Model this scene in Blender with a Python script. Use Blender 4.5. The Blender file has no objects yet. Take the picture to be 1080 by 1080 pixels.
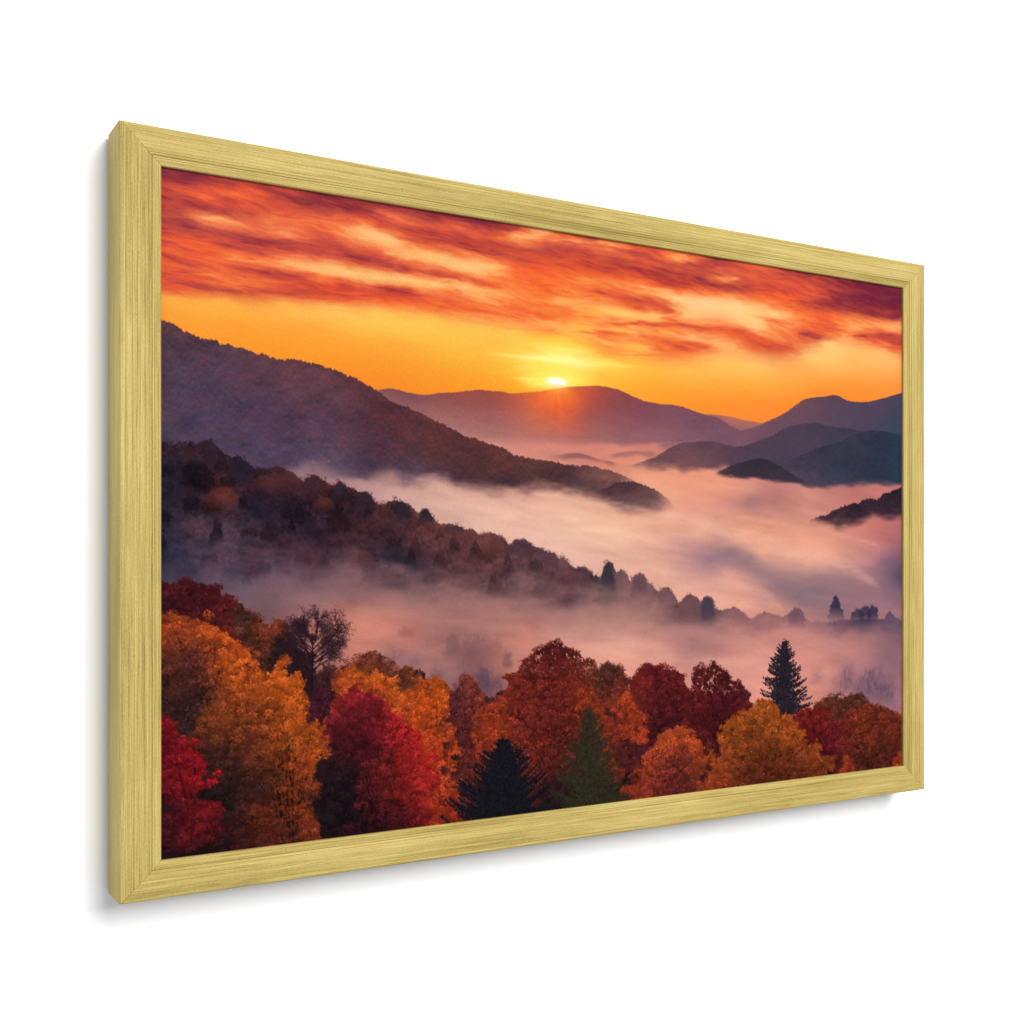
import bpy, bmesh, math
import numpy as np
from mathutils import Vector

SC = bpy.context.scene
COL = SC.collection

# ---------------------------------------------------------------- the printed picture (all lengths in millimetres on the canvas)
PW, PH = 911.0, 592.0            # visible print, mm
NX, NY = 1310, 850               # print dots
KX = NX / PW
_rng = np.random.RandomState(7)
_LAT = _rng.rand(512, 512).astype(np.float32)

def noise(x, y, seed=0):
    x = np.asarray(x, np.float32) + seed * 37.17; y = np.asarray(y, np.float32) + seed * 91.7
    xi = np.floor(x).astype(np.int32); yi = np.floor(y).astype(np.int32)
    fx = x - xi; fy = y - yi
    fx = fx * fx * (3 - 2 * fx); fy = fy * fy * (3 - 2 * fy)
    a = xi & 511; b = (xi + 1) & 511; c = yi & 511; d = (yi + 1) & 511
    return ((_LAT[c, a] * (1 - fx) + _LAT[c, b] * fx) * (1 - fy) + (_LAT[d, a] * (1 - fx) + _LAT[d, b] * fx) * fy) * 2 - 1

def fbm(x, y, n=4, seed=0, gain=.5):
    s = 0; a = 1.0; t = 0.0
    for i in range(n):
        s = s + a * noise(x * 2 ** i, y * 2 ** i, seed + i * 3); t += a; a *= gain
    return s / t

def sstep(e0, e1, x):
    t = np.clip((x - e0) / (e1 - e0), 0, 1)
    return t * t * (3 - 2 * t)

YY, XX = np.meshgrid((np.arange(NY, dtype=np.float32) + .5) / NY * PH, (np.arange(NX, dtype=np.float32) + .5) / NX * PW, indexing='ij')
IMG = np.zeros((NY, NX, 3), np.float32)

def arr(flat, n):
    return np.array(flat, np.float64).reshape(-1, n)

def rbf(pts, X, Y, ay=1.0, smooth=.0):
    P = pts[:, :2] * np.array([1, ay]); C = pts[:, 2:]
    D = np.sqrt(((P[:, None] - P[None]) ** 2).sum(-1) + 4.0)
    n = len(P); A = np.zeros((n + 1, n + 1)); A[:n, :n] = D - smooth * np.eye(n) * 10; A[:n, n] = 1; A[n, :n] = 1
    B = np.zeros((n + 1, 3)); B[:n] = C
    w = np.linalg.solve(A, B).astype(np.float32)
    out = np.empty(X.shape + (3,), np.float32); xf = X.ravel(); yf = (Y * ay).ravel(); o = out.reshape(-1, 3)
    Pf = P.astype(np.float32)
    for i in range(0, xf.size, 16384):
        d = np.sqrt((xf[i:i + 16384, None] - Pf[None, :, 0]) ** 2 + (yf[i:i + 16384, None] - Pf[None, :, 1]) ** 2 + 4.0)
        o[i:i + 16384] = d @ w[:n] + w[n]
    return np.clip(out, C.min(0) - 6, C.max(0) + 6)

def coarse(pts, x0, x1, y0, y1, ay=1.0, smooth=0.0, step=4):
    """the same field worked out on every fourth dot and spread between them"""
    xs = np.arange(x0, x1 + step, step); ys = np.arange(y0, y1 + step, step)
    gy, gx = np.meshgrid((ys + .5) / NY * PH, (xs + .5) / NX * PW, indexing='ij')
    g = rbf(pts, gx.astype(np.float32), gy.astype(np.float32), ay, smooth)
    ix = (np.arange(x0, x1) - x0) / step; iy = (np.arange(y0, y1) - y0) / step
    i0 = np.minimum(ix.astype(int), g.shape[1] - 2); j0 = np.minimum(iy.astype(int), g.shape[0] - 2)
    fx = (ix - i0)[None, :, None].astype(np.float32); fy = (iy - j0)[:, None, None].astype(np.float32)
    a = g[j0][:, i0]; b = g[j0][:, i0 + 1]; c = g[j0 + 1][:, i0]; d = g[j0 + 1][:, i0 + 1]
    return (a * (1 - fx) + b * fx) * (1 - fy) + (c * (1 - fx) + d * fx) * fy

def window(x0, x1, y0, y1):
    i0 = max(0, int(x0 * KX)); i1 = min(NX, int(x1 * KX) + 2); j0 = max(0, int(y0 * KX)); j1 = min(NY, int(y1 * KX) + 2)
    return i0, i1, j0, j1

def over(win, col, al):
    i0, i1, j0, j1 = win
    v = IMG[j0:j1, i0:i1]
    v += (col - v) * al[..., None]

def relief(X, Y, s, seed, n=3):
    return (fbm(X / s, (Y + s * .3) / s, n, seed) - fbm(X / s, (Y - s * .3) / s, n, seed))

# ---- sky
def bands(rows, sx, sy):
    for path, r, g, b, a, soft in rows:
        P = arr(path, 3)
        win = window(P[0, 0], P[-1, 0], P[:, 1].min() - 22, P[:, 1].max() + 22); i0, i1, j0, j1 = win
        X = XX[j0:j1, i0:i1]; Y = YY[j0:j1, i0:i1]
        cy = np.interp(X[0], P[:, 0], P[:, 1]); ht = np.interp(X[0], P[:, 0], P[:, 2])
        d = Y - cy[None] + fbm(X / sx, Y / sy, 4, int(P[0, 0])) * (2.0 + .7 * ht[None])
        m = 1 - sstep(1 - soft, 1 + soft * .6, np.abs(d) / (ht[None] + .05))
        m = m * np.clip(.72 + .7 * fbm(X / 18, Y / 3.2, 3, int(P[0, 0]) + 3), 0, 1) * sstep(0, 14, X - P[0, 0]) * sstep(0, 14, P[-1, 0] - X)
        over(win, np.array([r, g, b], np.float32), m * a * (.7 if g > 150 else 1))

def paint_sky():
    h = int(372 * KX)
    X = XX[:h]; Y = YY[:h]
    wy = fbm(X / 50, Y / 14, 4, 1) * 2.2 + fbm(X / 15, Y / 3.6, 4, 4, .65) * 2.2
    wx = fbm(X / 40, Y / 8, 3, 2) * 6 + fbm(X / 10, Y / 2.6, 3, 9, .7) * 9
    fade = 1 - .8 * sstep(175, 215, Y - 0 * X)
    sharp = rbf(SKY, X + wx * fade, Y + wy * fade, 3.0, .0)
    IMG[:h] = np.clip(sharp + .2 * fade[..., None] * (1 - sstep(-8, 4, Y - np.interp(X[0], CLOUD_BASE[:, 0], CLOUD_BASE[:, 1])[None]))[..., None] * sstep(60, 140, sharp[..., 0:1] - sharp[..., 1:2]) * (sharp - rbf(SKY, X, Y, 3.0, 4.0)), 30, 254)
    ripple = False
    bands(CLOUDS, 22, 7)
    for x, y, rx, ry, r, g, b, a in STREAKS:
        win = window(x - rx * 2.2, x + rx * 2.2, y - ry * 2.5 - 4, y + ry * 2.5 + 4); i0, i1, j0, j1 = win
        X = XX[j0:j1, i0:i1]; Y = YY[j0:j1, i0:i1]
        d = ((X - x) / rx) ** 2 + ((Y - y + fbm(X / 12, Y / 8, 2, int(x)) * ry * .6) / ry) ** 2
        over(win, np.array([r, g, b], np.float32), a * np.exp(-d * 1.2))
    # fine ripples: lighter ones turn towards cream, darker ones towards wine red
    v = IMG[:h]; X = XX[:h]; Y = YY[:h]
    lum = v @ np.array([.3, .59, .11], np.float32)
    sat = sstep(52, 92, v[..., 0] - v[..., 1] + .25 * (200 - lum)) * (1 - sstep(-6, 7, Y + fbm(X / 25, Y / 6, 3, 97) * 4 - np.interp(X[0], CLOUD_BASE[:, 0], CLOUD_BASE[:, 1])[None])) * (1 - .6 * sstep(170, 195, lum))
    yq = Y - X * .085 + fbm(X / 60, Y / 22, 3, 90) * 6
    q = fbm(X / 46 + fbm(X / 40, Y / 9, 3, 91) * .5, yq / 5.4, 5, 93, .6)
    q2 = .45 - 2.2 * np.abs(fbm(X / 30, yq / 3.4 + fbm(X / 18, Y / 6, 2, 94) * .5, 4, 95, .55))
    d = (q * 25 + q2 * 13) * sat - 4
    pal_l = np.array([58, 84, 98, 113, 128, 144, 172, 200, 232]); pal = np.array([[112, 36, 56], [150, 54, 57], [176, 66, 60], [202, 79, 60], [228, 93, 55], [240, 112, 58], [248, 150, 82], [252, 190, 118], [254, 214, 150]], np.float32)
    def lut(l): return np.stack([np.interp(l, pal_l, pal[:, k]) for k in range(3)], -1)
    v += ((lut(lum + d) - lut(lum)) * sat[..., None] + (lut(lum) - v) * (.55 * sat[..., None])).astype(np.float32)

def paint_sun():
    x, y = SUN
    win = window(x - 60, x + 60, y - 40, y + 40); i0, i1, j0, j1 = win
    X = XX[j0:j1, i0:i1]; Y = YY[j0:j1, i0:i1]
    dy = Y - y
    d = np.sqrt(((X - x) / 15.0) ** 2 + (dy / 6.3) ** 2)
    over(win, np.array([255, 240, 110], np.float32), .8 * (1 - sstep(.5, 3.2, d)))
    over(win, np.array([255, 254, 240], np.float32), 1 - sstep(.38, 1.22, d))

def paint_rays():
    x, y = SUN
    win = window(x - 60, x + 60, y - 10, y + 60); i0, i1, j0, j1 = win
    X = XX[j0:j1, i0:i1]; Y = YY[j0:j1, i0:i1]; dy = Y - y
    over(win, np.array([255, 214, 120], np.float32), .75 * np.exp(-((X - x) / 13) ** 2 - ((dy - 3) / 5.5) ** 2) * sstep(0, 5, dy))
    ang = np.arctan2(X - x, dy); r = np.sqrt((X - x) ** 2 + dy ** 2)
    over(win, np.array([255, 150, 60], np.float32), sstep(4, 9, dy) * np.exp(-r / 17) * (.55 + .5 * noise(ang * 9, 0 * r, 5)))

# ---- ridges of hills, each with its own foot fading into the fog
def paint_ridge(top, bot, soft, col, rough, tex, leafy, seed):
    top = arr(top, 2); bot = arr(bot, 2); col = arr(col, 5)
    win = window(top[0, 0] - 1, top[-1, 0], top[:, 1].min() - 6, bot[:, 1].max() + soft * 1.5); i0, i1, j0, j1 = win
    X = XX[j0:j1, i0:i1]; Y = YY[j0:j1, i0:i1]
    ty = np.interp(X[0], top[:, 0], top[:, 1]) - rough * (.6 * np.abs(noise(X[0] / (3 + rough), X[0] * 0, seed)) + .6 * noise(X[0] / 1.6, X[0] * 0, seed + 1) + .5 * noise(X[0] / 9, X[0] * 0, seed + 2)) + .3 * rough
    by = np.interp(X[0], bot[:, 0], bot[:, 1])
    edge = np.clip((Y - ty[None]) / 1.1 + .5 + (noise(X / 1.4, Y / 1.4, seed + 4) * .8 if leafy else 0), 0, 1)
    ends = sstep(0, soft * 3 + 2, X - top[0, 0]) if top[0, 0] > 5 else 1
    ends = ends * (sstep(0, soft * 3 + 2, top[-1, 0] - X) if top[-1, 0] < PW - 5 else 1)
    foot = 1 - sstep(-soft, soft * .6, Y - by[None] + fbm(X / 26, Y / 10, 4, seed + 5) * min(soft * 1.1, 7))
    c = coarse(col, i0, i1, j0, j1, 1.3, .1)
    if tex:
        t = relief(X, Y, 7, seed + 6) * .4 + relief(X, Y, 3.0, seed + 7, 2) * .45 + fbm(X / 24, Y / 14, 4, seed + 8) * .8 + noise(X / 1.3, Y / 1.3, seed + 9) * .25
        c = c * (1 + tex * t[..., None] * np.array([1.1, .9, .8], np.float32))
        if leafy: c = c * (1 + sstep(.12, .4, fbm(X / 11, Y / 7, 3, seed + 12))[..., None] * np.array([.08, .0, -.05], np.float32))
    over(win, c * np.array([1.0, 1.0, .97], np.float32) if leafy else c * np.array([.98, 1.04, .97], np.float32), edge * foot * ends)

def paint_fog(pts, y0, y1, f0, f1, seed):
    win = window(0, PW, y0, y1); i0, i1, j0, j1 = win
    X = XX[j0:j1, i0:i1]; Y = YY[j0:j1, i0:i1]
    wx = fbm(X / 50, Y / 20, 3, seed) * 12; wy = fbm(X / 45, Y / 16, 4, seed + 3) * 5
    P = arr(pts, 5)
    c = rbf(P, X + wx, Y + wy, 1.7, .3)
    bil = fbm(X / 60 + wx / 30, Y / 11 - X / 80, 4, seed + 6, .55) - .6 * np.abs(fbm(X / 40, Y / 9 - X / 100, 3, seed + 9)) + .15
    c = c * (1 + .075 * bil[..., None] * np.array([.8, 1.0, 1.0], np.float32)) * np.array([1.01, 1.0, .955], np.float32)
    c[..., 2] *= 1 - .06 * sstep(600, 850, X)
    al = sstep(f0[0], f0[1], Y) * (1 - sstep(f1[0], f1[1], Y))
    over(win, c, al)

def mid_crowns(top, bot, col):
    """the single trees of the wooded slope, far rows first"""
    rg = np.random.RandomState(77); n = 1500
    x = rg.uniform(-4, PW * .93, n); u = rg.rand(n) ** 1.25
    ty = np.interp(x, top[:, 0], top[:, 1]); by = np.interp(x, bot[:, 0], bot[:, 1])
    y = ty + 3 + u * (by - ty + 4); o = np.argsort(y); x = x[o]; y = y[o]; by = by[o]; ty = ty[o]
    mist = sstep(-80, 0, y - by); near = 1 - sstep(120, 760, x)
    pc = rbf(col, (x + rg.normal(0, 5, n)).astype(np.float32), (y + rg.normal(0, 4, n)).astype(np.float32), 1.2, .15)
    tint = np.where(rg.rand(n)[:, None] < .45, np.array([[1.10, .90, .80]]), np.array([[.72, .78, .86]]))
    k = ((.3 + .7 * near) * (1 - .8 * mist))[:, None]
    pc = pc * (1 + (tint * np.exp(rg.normal(0, .12, n))[:, None] - 1) * k) * (1 - .24 * near * (1 - mist))[:, None] * np.array([[.97, 1.0, 1.03]])
    pr = rg.uniform(3.0, 6.5, n) * (.75 + .35 * near)
    # larger crowns standing one behind the other, lit on top, lost in the mist below
    for q in np.sort(rg.choice(n, 230, replace=False)):
        if x[q] > 640: continue
        w = rg.uniform(7, 13) * (.5 + .5 * near[q]); hh = w * rg.uniform(1.5, 2.6); cone = rg.rand() < .3; yt = max(y[q] - w * .5, ty[q] - 1)
        win = window(x[q] - w * 1.4, x[q] + w * 1.4, yt - 3, yt + hh); i0, i1, j0, j1 = win
        if i1 - i0 < 2 or j1 - j0 < 2: continue
        X = XX[j0:j1, i0:i1]; Y = YY[j0:j1, i0:i1]; t = (Y - yt) / hh
        wob = fbm(X / 5, Y / 5, 3, q) * .3 + fbm(X / 1.7, Y / 1.7, 2, q + 3) * .22
        if cone: d = np.abs(X - x[q]) / (w * .75 * np.clip(t * 1.3 + .05, .02, 1) ** .8) + wob + (t < 0) * 9
        else: d = np.sqrt(((X - x[q]) / w) ** 2 + (np.minimum(t - .4, 0) / .4) ** 2) + wob
        m = (1 - sstep(.75, 1.05, d)) * (1 - sstep(.35, 1.0, t)) * (.62 * near[q] + .12) * (1 - mist[q])
        tone = np.array([.62, .66, .74]) if cone or rg.rand() < .3 else np.array([1.05, .92, .86])
        g = 1.22 - .8 * np.clip(t + .25 * d, 0, 1) + .35 * fbm(X / 2.4, Y / 2.4, 2, q + 7)
        over(win, (pc[q] * tone)[None, None].astype(np.float32) * g[..., None].astype(np.float32), m)
    puffs(x, y, pr, pc, rg, 1.0, .42, (.02 + .18 * near * (1 - mist) ** 1.3), .95, .1, (.7, 1.3))
    # crowns breaking the skyline
    xs = np.arange(0, PW * .68, 5.5) + rg.uniform(-2, 2, int(math.ceil(PW * .68 / 5.5))); ys = np.interp(xs, top[:, 0], top[:, 1]) + rg.uniform(-.5, 2.5, len(xs))
    c2 = rbf(col, xs.astype(np.float32), (ys + 8).astype(np.float32), 1.2, .15) * np.exp(rg.normal(0, .13, len(xs)))[:, None]
    puffs(xs, ys, rg.uniform(2.0, 4.2, len(xs)), c2, rg, 1.2, .25, .5, 1.1, .1, (.5, 1.0))

def paint_mid():
    top = arr(MID_TOP, 2); bot = arr(MID_BOT, 2); col = arr(MID_COL, 5)
    win = window(0, PW, top[:, 1].min() - 6, bot[:, 1].max() + 40); i0, i1, j0, j1 = win
    X = XX[j0:j1, i0:i1]; Y = YY[j0:j1, i0:i1]
    near = 1 - sstep(150, 750, X[0])
    ty = np.interp(X[0], top[:, 0], top[:, 1]) - .5 * noise(X[0] / 2.2, 0 * X[0], 61) * (1 + near)
    by = np.interp(X[0], bot[:, 0], bot[:, 1])
    edge = np.clip((Y - ty[None]) / 1.3 + .5 + noise(X / 1.5, Y / 1.5, 63) * .9, 0, 1)
    foot = 1 - sstep(-44, 20, Y - by[None] + fbm(X / 45, Y / 18, 4, 64) * 20)
    wx = fbm(X / 14, Y / 14, 3, 65) * 4; wy = fbm(X / 14, Y / 14, 3, 68) * 4
    c = rbf(col, X + wx, Y + wy, 1.2, .15)
    mist = sstep(-75, -5, Y - by[None])
    c = c * (1 - .14 * near[None] * (1 - mist))[..., None]
    t = relief(X, Y, 11, 70) * .6 + relief(X, Y, 4.5, 72, 3) * .6 + fbm(X / 2.2, Y / 2.2, 2, 75) * .45 + fbm(X / 14, Y / 12, 3, 77) * .5
    c = c * (1 + (.30 * (1 - .75 * mist) * (.45 + .55 * near[None]) * t)[..., None] * np.array([1.15, .9, .75], np.float32))
    over(win, c, edge * foot)
    mid_crowns(top, bot, col)
    for k, x, y, hw, yb, r, g, b, a in MIDTREES:
        win = window(x - hw * 1.4, x + hw * 1.4, y - 4, yb + 6); i0, i1, j0, j1 = win
        if i1 <= i0: continue
        X = XX[j0:j1, i0:i1]; Y = YY[j0:j1, i0:i1]
        s = int(x * 3 + y)
        wob = fbm(X / 4, Y / 4, 3, s)
        t = (Y - y) / (yb - y)
        if k == 'r':
            wob = wob + fbm(X / 1.8, Y / 1.8, 2, s + 5) * .5
            h = min((yb - y), hw * 1.5); cy = y + h * .55
            d = np.sqrt(((X - x) / hw) ** 2 + (np.minimum(Y - cy, 0) / (h * .55)) ** 2) + wob * .26
            m = 1 - sstep(.68, 1.08, d)
        elif k == 'c':
            w = hw * np.clip(t * 1.5 + .04, 0, 1) ** .8 * (1 + .2 * noise(Y / 2.6, np.sign(X - x) * 9 + s, s))
            m = 1 - sstep(-1.3, 1.3, np.abs(X - x) - w + wob * 2.6)
            m = m * sstep(-.02, .03, t)
        else:
            tw = noise((X - x) / (1.3 + .25 * (Y - y) / 6) , Y / 14, s)
            d = np.sqrt(((X - x) / hw) ** 2 + (np.minimum(Y - y - hw, 0) / hw) ** 2) + wob * .3
            m = (1 - sstep(.5, 1.1, d)) * (.55 + .45 * tw)
        m = m * (1 - sstep(.3, .95, t)) * a * .92
        tx = relief(X, Y, 4.5, s + 1, 3) * .8
        lite = .22 * (1 - sstep(150, 750, X))
        over(win, np.array([r, g, b], np.float32) * (1 + (lite * tx)[..., None]), np.clip(m, 0, 1))

# ---- foreground trees
def stamp(x, y, r, col, a):
    rp = r * KX; cx = x * KX - .5; cy = y * KX - .5
    i0 = max(0, int(cx - rp - 1)); i1 = min(NX, int(cx + rp + 2)); j0 = max(0, int(cy - rp - 1)); j1 = min(NY, int(cy + rp + 2))
    if i1 <= i0 or j1 <= j0: return
    dx = np.arange(i0, i1, dtype=np.float32) - cx; dy = np.arange(j0, j1, dtype=np.float32) - cy
    d = np.sqrt(dx[None] ** 2 + dy[:, None] ** 2)
    m = np.clip(rp + .5 - d, 0, 1) * a
    v = IMG[j0:j1, i0:i1]; v += (col - v) * m[..., None]

def stroke(p0, p1, r0, r1, col, a=1.0):
    L = math.hypot(p1[0] - p0[0], p1[1] - p0[1]); n = max(2, int(L / max(.35, min(r0, r1) * .8)))
    for i in range(n):
        t = i / (n - 1)
        stamp(p0[0] + (p1[0] - p0[0]) * t, p0[1] + (p1[1] - p0[1]) * t, r0 + (r1 - r0) * t, col, a)

def inside(poly, X, Y):
    m = np.zeros(X.shape, bool)
    n = len(poly)
    for i in range(n):
        x0, y0 = poly[i]; x1, y1 = poly[(i + 1) % n]
        if y0 == y1: continue
        c = ((y0 > Y) != (y1 > Y)) & (X < (x1 - x0) * (Y - y0) / (y1 - y0) + x0)
        m ^= c
    return m

def stamps(x, y, r, col, al):
    """many soft round dabs at once, in order, a few hundred at a time"""
    for b in range(0, len(x), 1500):
        sl = slice(b, b + 1500)
        cx = x[sl] * KX - .5; cy = y[sl] * KX - .5; rp = r[sl] * KX; c = col[sl].astype(np.float32); a = al[sl]
        ix = np.round(cx).astype(int); iy = np.round(cy).astype(int); R = int(math.ceil(rp.max() + .5))
        for dj in range(-R, R + 1):
            for di in range(-R, R + 1):
                px = ix + di; py = iy + dj
                d = np.sqrt((px - cx) ** 2 + (py - cy) ** 2)
                m = np.clip(rp + .5 - d, 0, 1) * a
                k = (m > .01) & (px >= 0) & (px < NX) & (py >= 0) & (py < NY)
                if k.any():
                    v = IMG[py[k], px[k]]
                    IMG[py[k], px[k]] = v + (c[k] - v) * m[k][:, None].astype(np.float32)

def puffs(px, py, pr, pc, rg, dens=1.0, shade=.4, al=.8, flat=.75, droop=.25, leaf=(.5, 1.15)):
    """leaf clusters: each one a patch of dabs, light on its upper side, hanging a little at the ends"""
    n = np.maximum(4, (pr * pr * dens).astype(int)); k = np.repeat(np.arange(len(px)), n)
    a = rg.rand(len(k)) * 2 * math.pi; q = np.sqrt(rg.rand(len(k))) * pr[k] * rg.uniform(.75, 1.15, len(k))
    dx = q * np.cos(a) * 1.25; dy = q * np.sin(a) * flat + np.abs(dx) * droop
    t = 1 - shade * (dy / pr[k]) 
    c = pc[k] * (t * rg.uniform(.76, 1.22, len(k)))[:, None] * np.array([1.0, 1.0, 1.0])
    stamps(px[k] + dx, py[k] + dy, rg.uniform(leaf[0], leaf[1], len(k)), np.clip(c, 4, 250), np.full(len(k), al) if np.isscalar(al) else al[k])

def boughs(poly, col, rg, al, thick):
    bx = poly[:, 0].mean(); by = poly[:, 1].max(); wd = np.ptp(poly[:, 0]); ytop = poly[:, 1].min()
    cdark = col[:, 2:].min(0) * .5
    if np.ptp(poly[:, 1]) < 60: return
    for i in range(int(8 + wd / 6)):
        tx = bx + wd * rg.uniform(-.46, .46); ty = ytop + (by - ytop) * rg.uniform(.06, .6); sx = bx + (tx - bx) * .2; sy = by - (by - ytop) * rg.uniform(.0, .45)
        if not inside(poly, np.array([tx]), np.array([ty]))[0]: continue
        mx = sx + (tx - sx) * .35; my = sy + (ty - sy) * .6; n = 22; u = np.linspace(0, 1, n)
        qx = (1 - u) ** 2 * sx + 2 * u * (1 - u) * mx + u * u * tx + rg.normal(0, .3, n); qy = (1 - u) ** 2 * sy + 2 * u * (1 - u) * my + u * u * ty
        u2 = np.linspace(0, 1, 160); vis = np.clip(.5 + 1.2 * noise(u2 * 7, u2 * 0 + i, i), 0, 1)
        stamps(np.interp(u2, u, qx), np.interp(u2, u, qy), thick * (.95 - .6 * u2), np.repeat(cdark[None], 160, 0), al * vis)

def leaf_tree(poly, col, s, a, seed, holes=0, fan=None):
    poly = arr(poly, 2); col = arr(col, 5); rg = np.random.RandomState(seed)
    win = window(poly[:, 0].min() - 6, poly[:, 0].max() + 6, poly[:, 1].min() - 6, poly[:, 1].max() + 6); i0, i1, j0, j1 = win
    X = XX[j0:j1, i0:i1]; Y = YY[j0:j1, i0:i1]
    ytop = poly[:, 1].min()
    low = 1 + 1.6 * sstep(18, 90, Y - np.float32(ytop))
    al = 0
    for q in range(3):
        jx = noise(X / 1.5, Y / 1.5, seed + q * 11) * 2.8 + (fbm(X / 9, Y / 8, 3, seed + 2) * 7 + fbm(X / 24, Y / 20, 2, seed + 4) * 7) * low
        jy = noise(X / 1.5, Y / 1.5, seed + q * 11 + 5) * 2.8 + (fbm(X / 9, Y / 8, 3, seed + 3) * 7 + fbm(X / 24, Y / 20, 2, seed + 5) * 5) * low - 2.5
        al = al + inside(poly, X + jx, Y + jy).astype(np.float32) / 3
    dim = .93 - .05 * sstep(380, 700, poly[:, 0].mean())
    c = rbf(col, X + fbm(X / 12, Y / 10, 3, seed + 7) * 9, Y + fbm(X / 12, Y / 10, 3, seed + 8) * 9, 1.0, .05) * dim
    t = fbm(X / 7, Y / 5, 4, seed + 20, .65)
    c = c * np.clip(.72 + .34 * t, .25, 1.2)[..., None]
    if holes: al = al * (1 - .85 * sstep(.2, .4, fbm(X / 3.5, Y / 3.5, 4, seed + 50, .65)) * (1 - sstep(20, 48, Y - ytop)))
    over(win, c, al)
    boughs(poly, col, rg, .5, 1.0)
    # leaf clusters
    g = 4.6
    gx, gy = np.meshgrid(np.arange(poly[:, 0].min() - 2, poly[:, 0].max() + 2, g), np.arange(ytop - 1, min(poly[:, 1].max() + 4, PH + 6), g * .72))
    gx = (gx + rg.uniform(-.7, .7, gx.shape) * g).ravel(); gy = (gy + rg.uniform(-.7, .7, gy.shape) * g).ravel()
    low1 = 1 + 1.6 * sstep(18, 90, gy - ytop)
    k = inside(poly, gx + (fbm(gx / 9, gy / 8, 3, seed + 2) * 7 + fbm(gx / 24, gy / 20, 2, seed + 4) * 7) * low1, gy + (fbm(gx / 9, gy / 8, 3, seed + 3) * 7 + fbm(gx / 24, gy / 20, 2, seed + 5) * 5) * low1)
    dense = fbm(gx / 9, gy / 6, 3, seed + 60, .6)
    k &= rg.rand(len(gx)) < np.clip(.95 + .8 * dense, .4, 1)
    if holes: k &= (fbm(gx / 3.5, gy / 3.5, 4, seed + 50, .65) < .26) | (gy > ytop + 40)
    gx = gx[k]; gy = gy[k]; dense = dense[k]
    o = np.argsort(gy + rg.uniform(-4, 4, len(gy))); gx = gx[o]; gy = gy[o]; dense = dense[o]
    pc = rbf(col, (gx + rg.normal(0, 4, len(gx))).astype(np.float32), (gy + rg.normal(0, 4, len(gx))).astype(np.float32), 1.0, .05) * dim
    pc = pc * (np.exp(rg.normal(-.03, .11, len(gx))) * (1 + .36 * dense))[:, None]
    pr = 1.3 + 3.4 * rg.rand(len(gx)) ** 1.8
    edge = np.where(gy < ytop + 14, .55, .7)
    puffs(gx, gy, pr, pc, rg, 2.0, .22, edge, leaf=(.35, .85))
    boughs(poly, col, rg, .26, .55)

def coarse_warp(col, X, Y):
    return rbf(col, X, Y, 1.0, .05)

def conifer(x, y0, y1, hw, c, sl0, sl1, core, al, seed):
    """sl0..sl1: how far the boughs hang at the top and at the foot; core: how much of the width is closed"""
    rg = np.random.RandomState(seed); c = np.array(c, np.float32); H = y0 - y1
    stroke((x, y0), (x, y1), H * .016, .5, c, al)
    if core:
        win = window(x - hw, x + hw, y1 - 3, y0); i0, i1, j0, j1 = win
        X = XX[j0:j1, i0:i1]; Y = YY[j0:j1, i0:i1]; t = np.clip((Y - y1) / H, 0, 1)
        w = hw * core * (.04 + t ** .8) + fbm(X / 3, Y / 3, 3, seed + 2) * (2 + 5 * t)
        m = 1 - sstep(-2, 2 + 6 * (1 - al), np.abs(X - x) - w)
        over(win, c * (1 + .35 * fbm(X / 4, Y / 3, 3, seed + 4))[..., None], m * al * (.75 + .25 * noise(X / 1.5, Y / 1.5, seed)))
    for i in range(int(H / 1.25)):
        t = (i + rg.rand()) / int(H / 1.25); y = y1 + H * (.01 + .95 * t)
        for sd in (-1, 1):
            L = hw * (.07 + .93 * t ** .8) * rg.choice([.5, .75, .95, 1.12]) * rg.uniform(.88, 1.1)
            sl = sl0 + (sl1 - sl0) * t + rg.uniform(-.16, .16); n = max(6, int(L * 2.2))
            u = np.sort(rg.rand(n) ** .8); th = (1.9 - 1.2 * u) * (.6 + .5 * t) * (1 + hw / 90)
            qx = x + sd * L * u; qy = y + L * (sl * u - .26 * u ** 3) + rg.normal(0, .55, n) * th
            cc = np.clip(c * rg.uniform(.7, 1.45, n)[:, None] * (1.1 - .12 * rg.rand()), 6, 90)
            stamps(qx, qy, rg.uniform(.5, 1.25, n) * (1.15 - .45 * u), cc, np.full(n, .88 * al))

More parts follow.
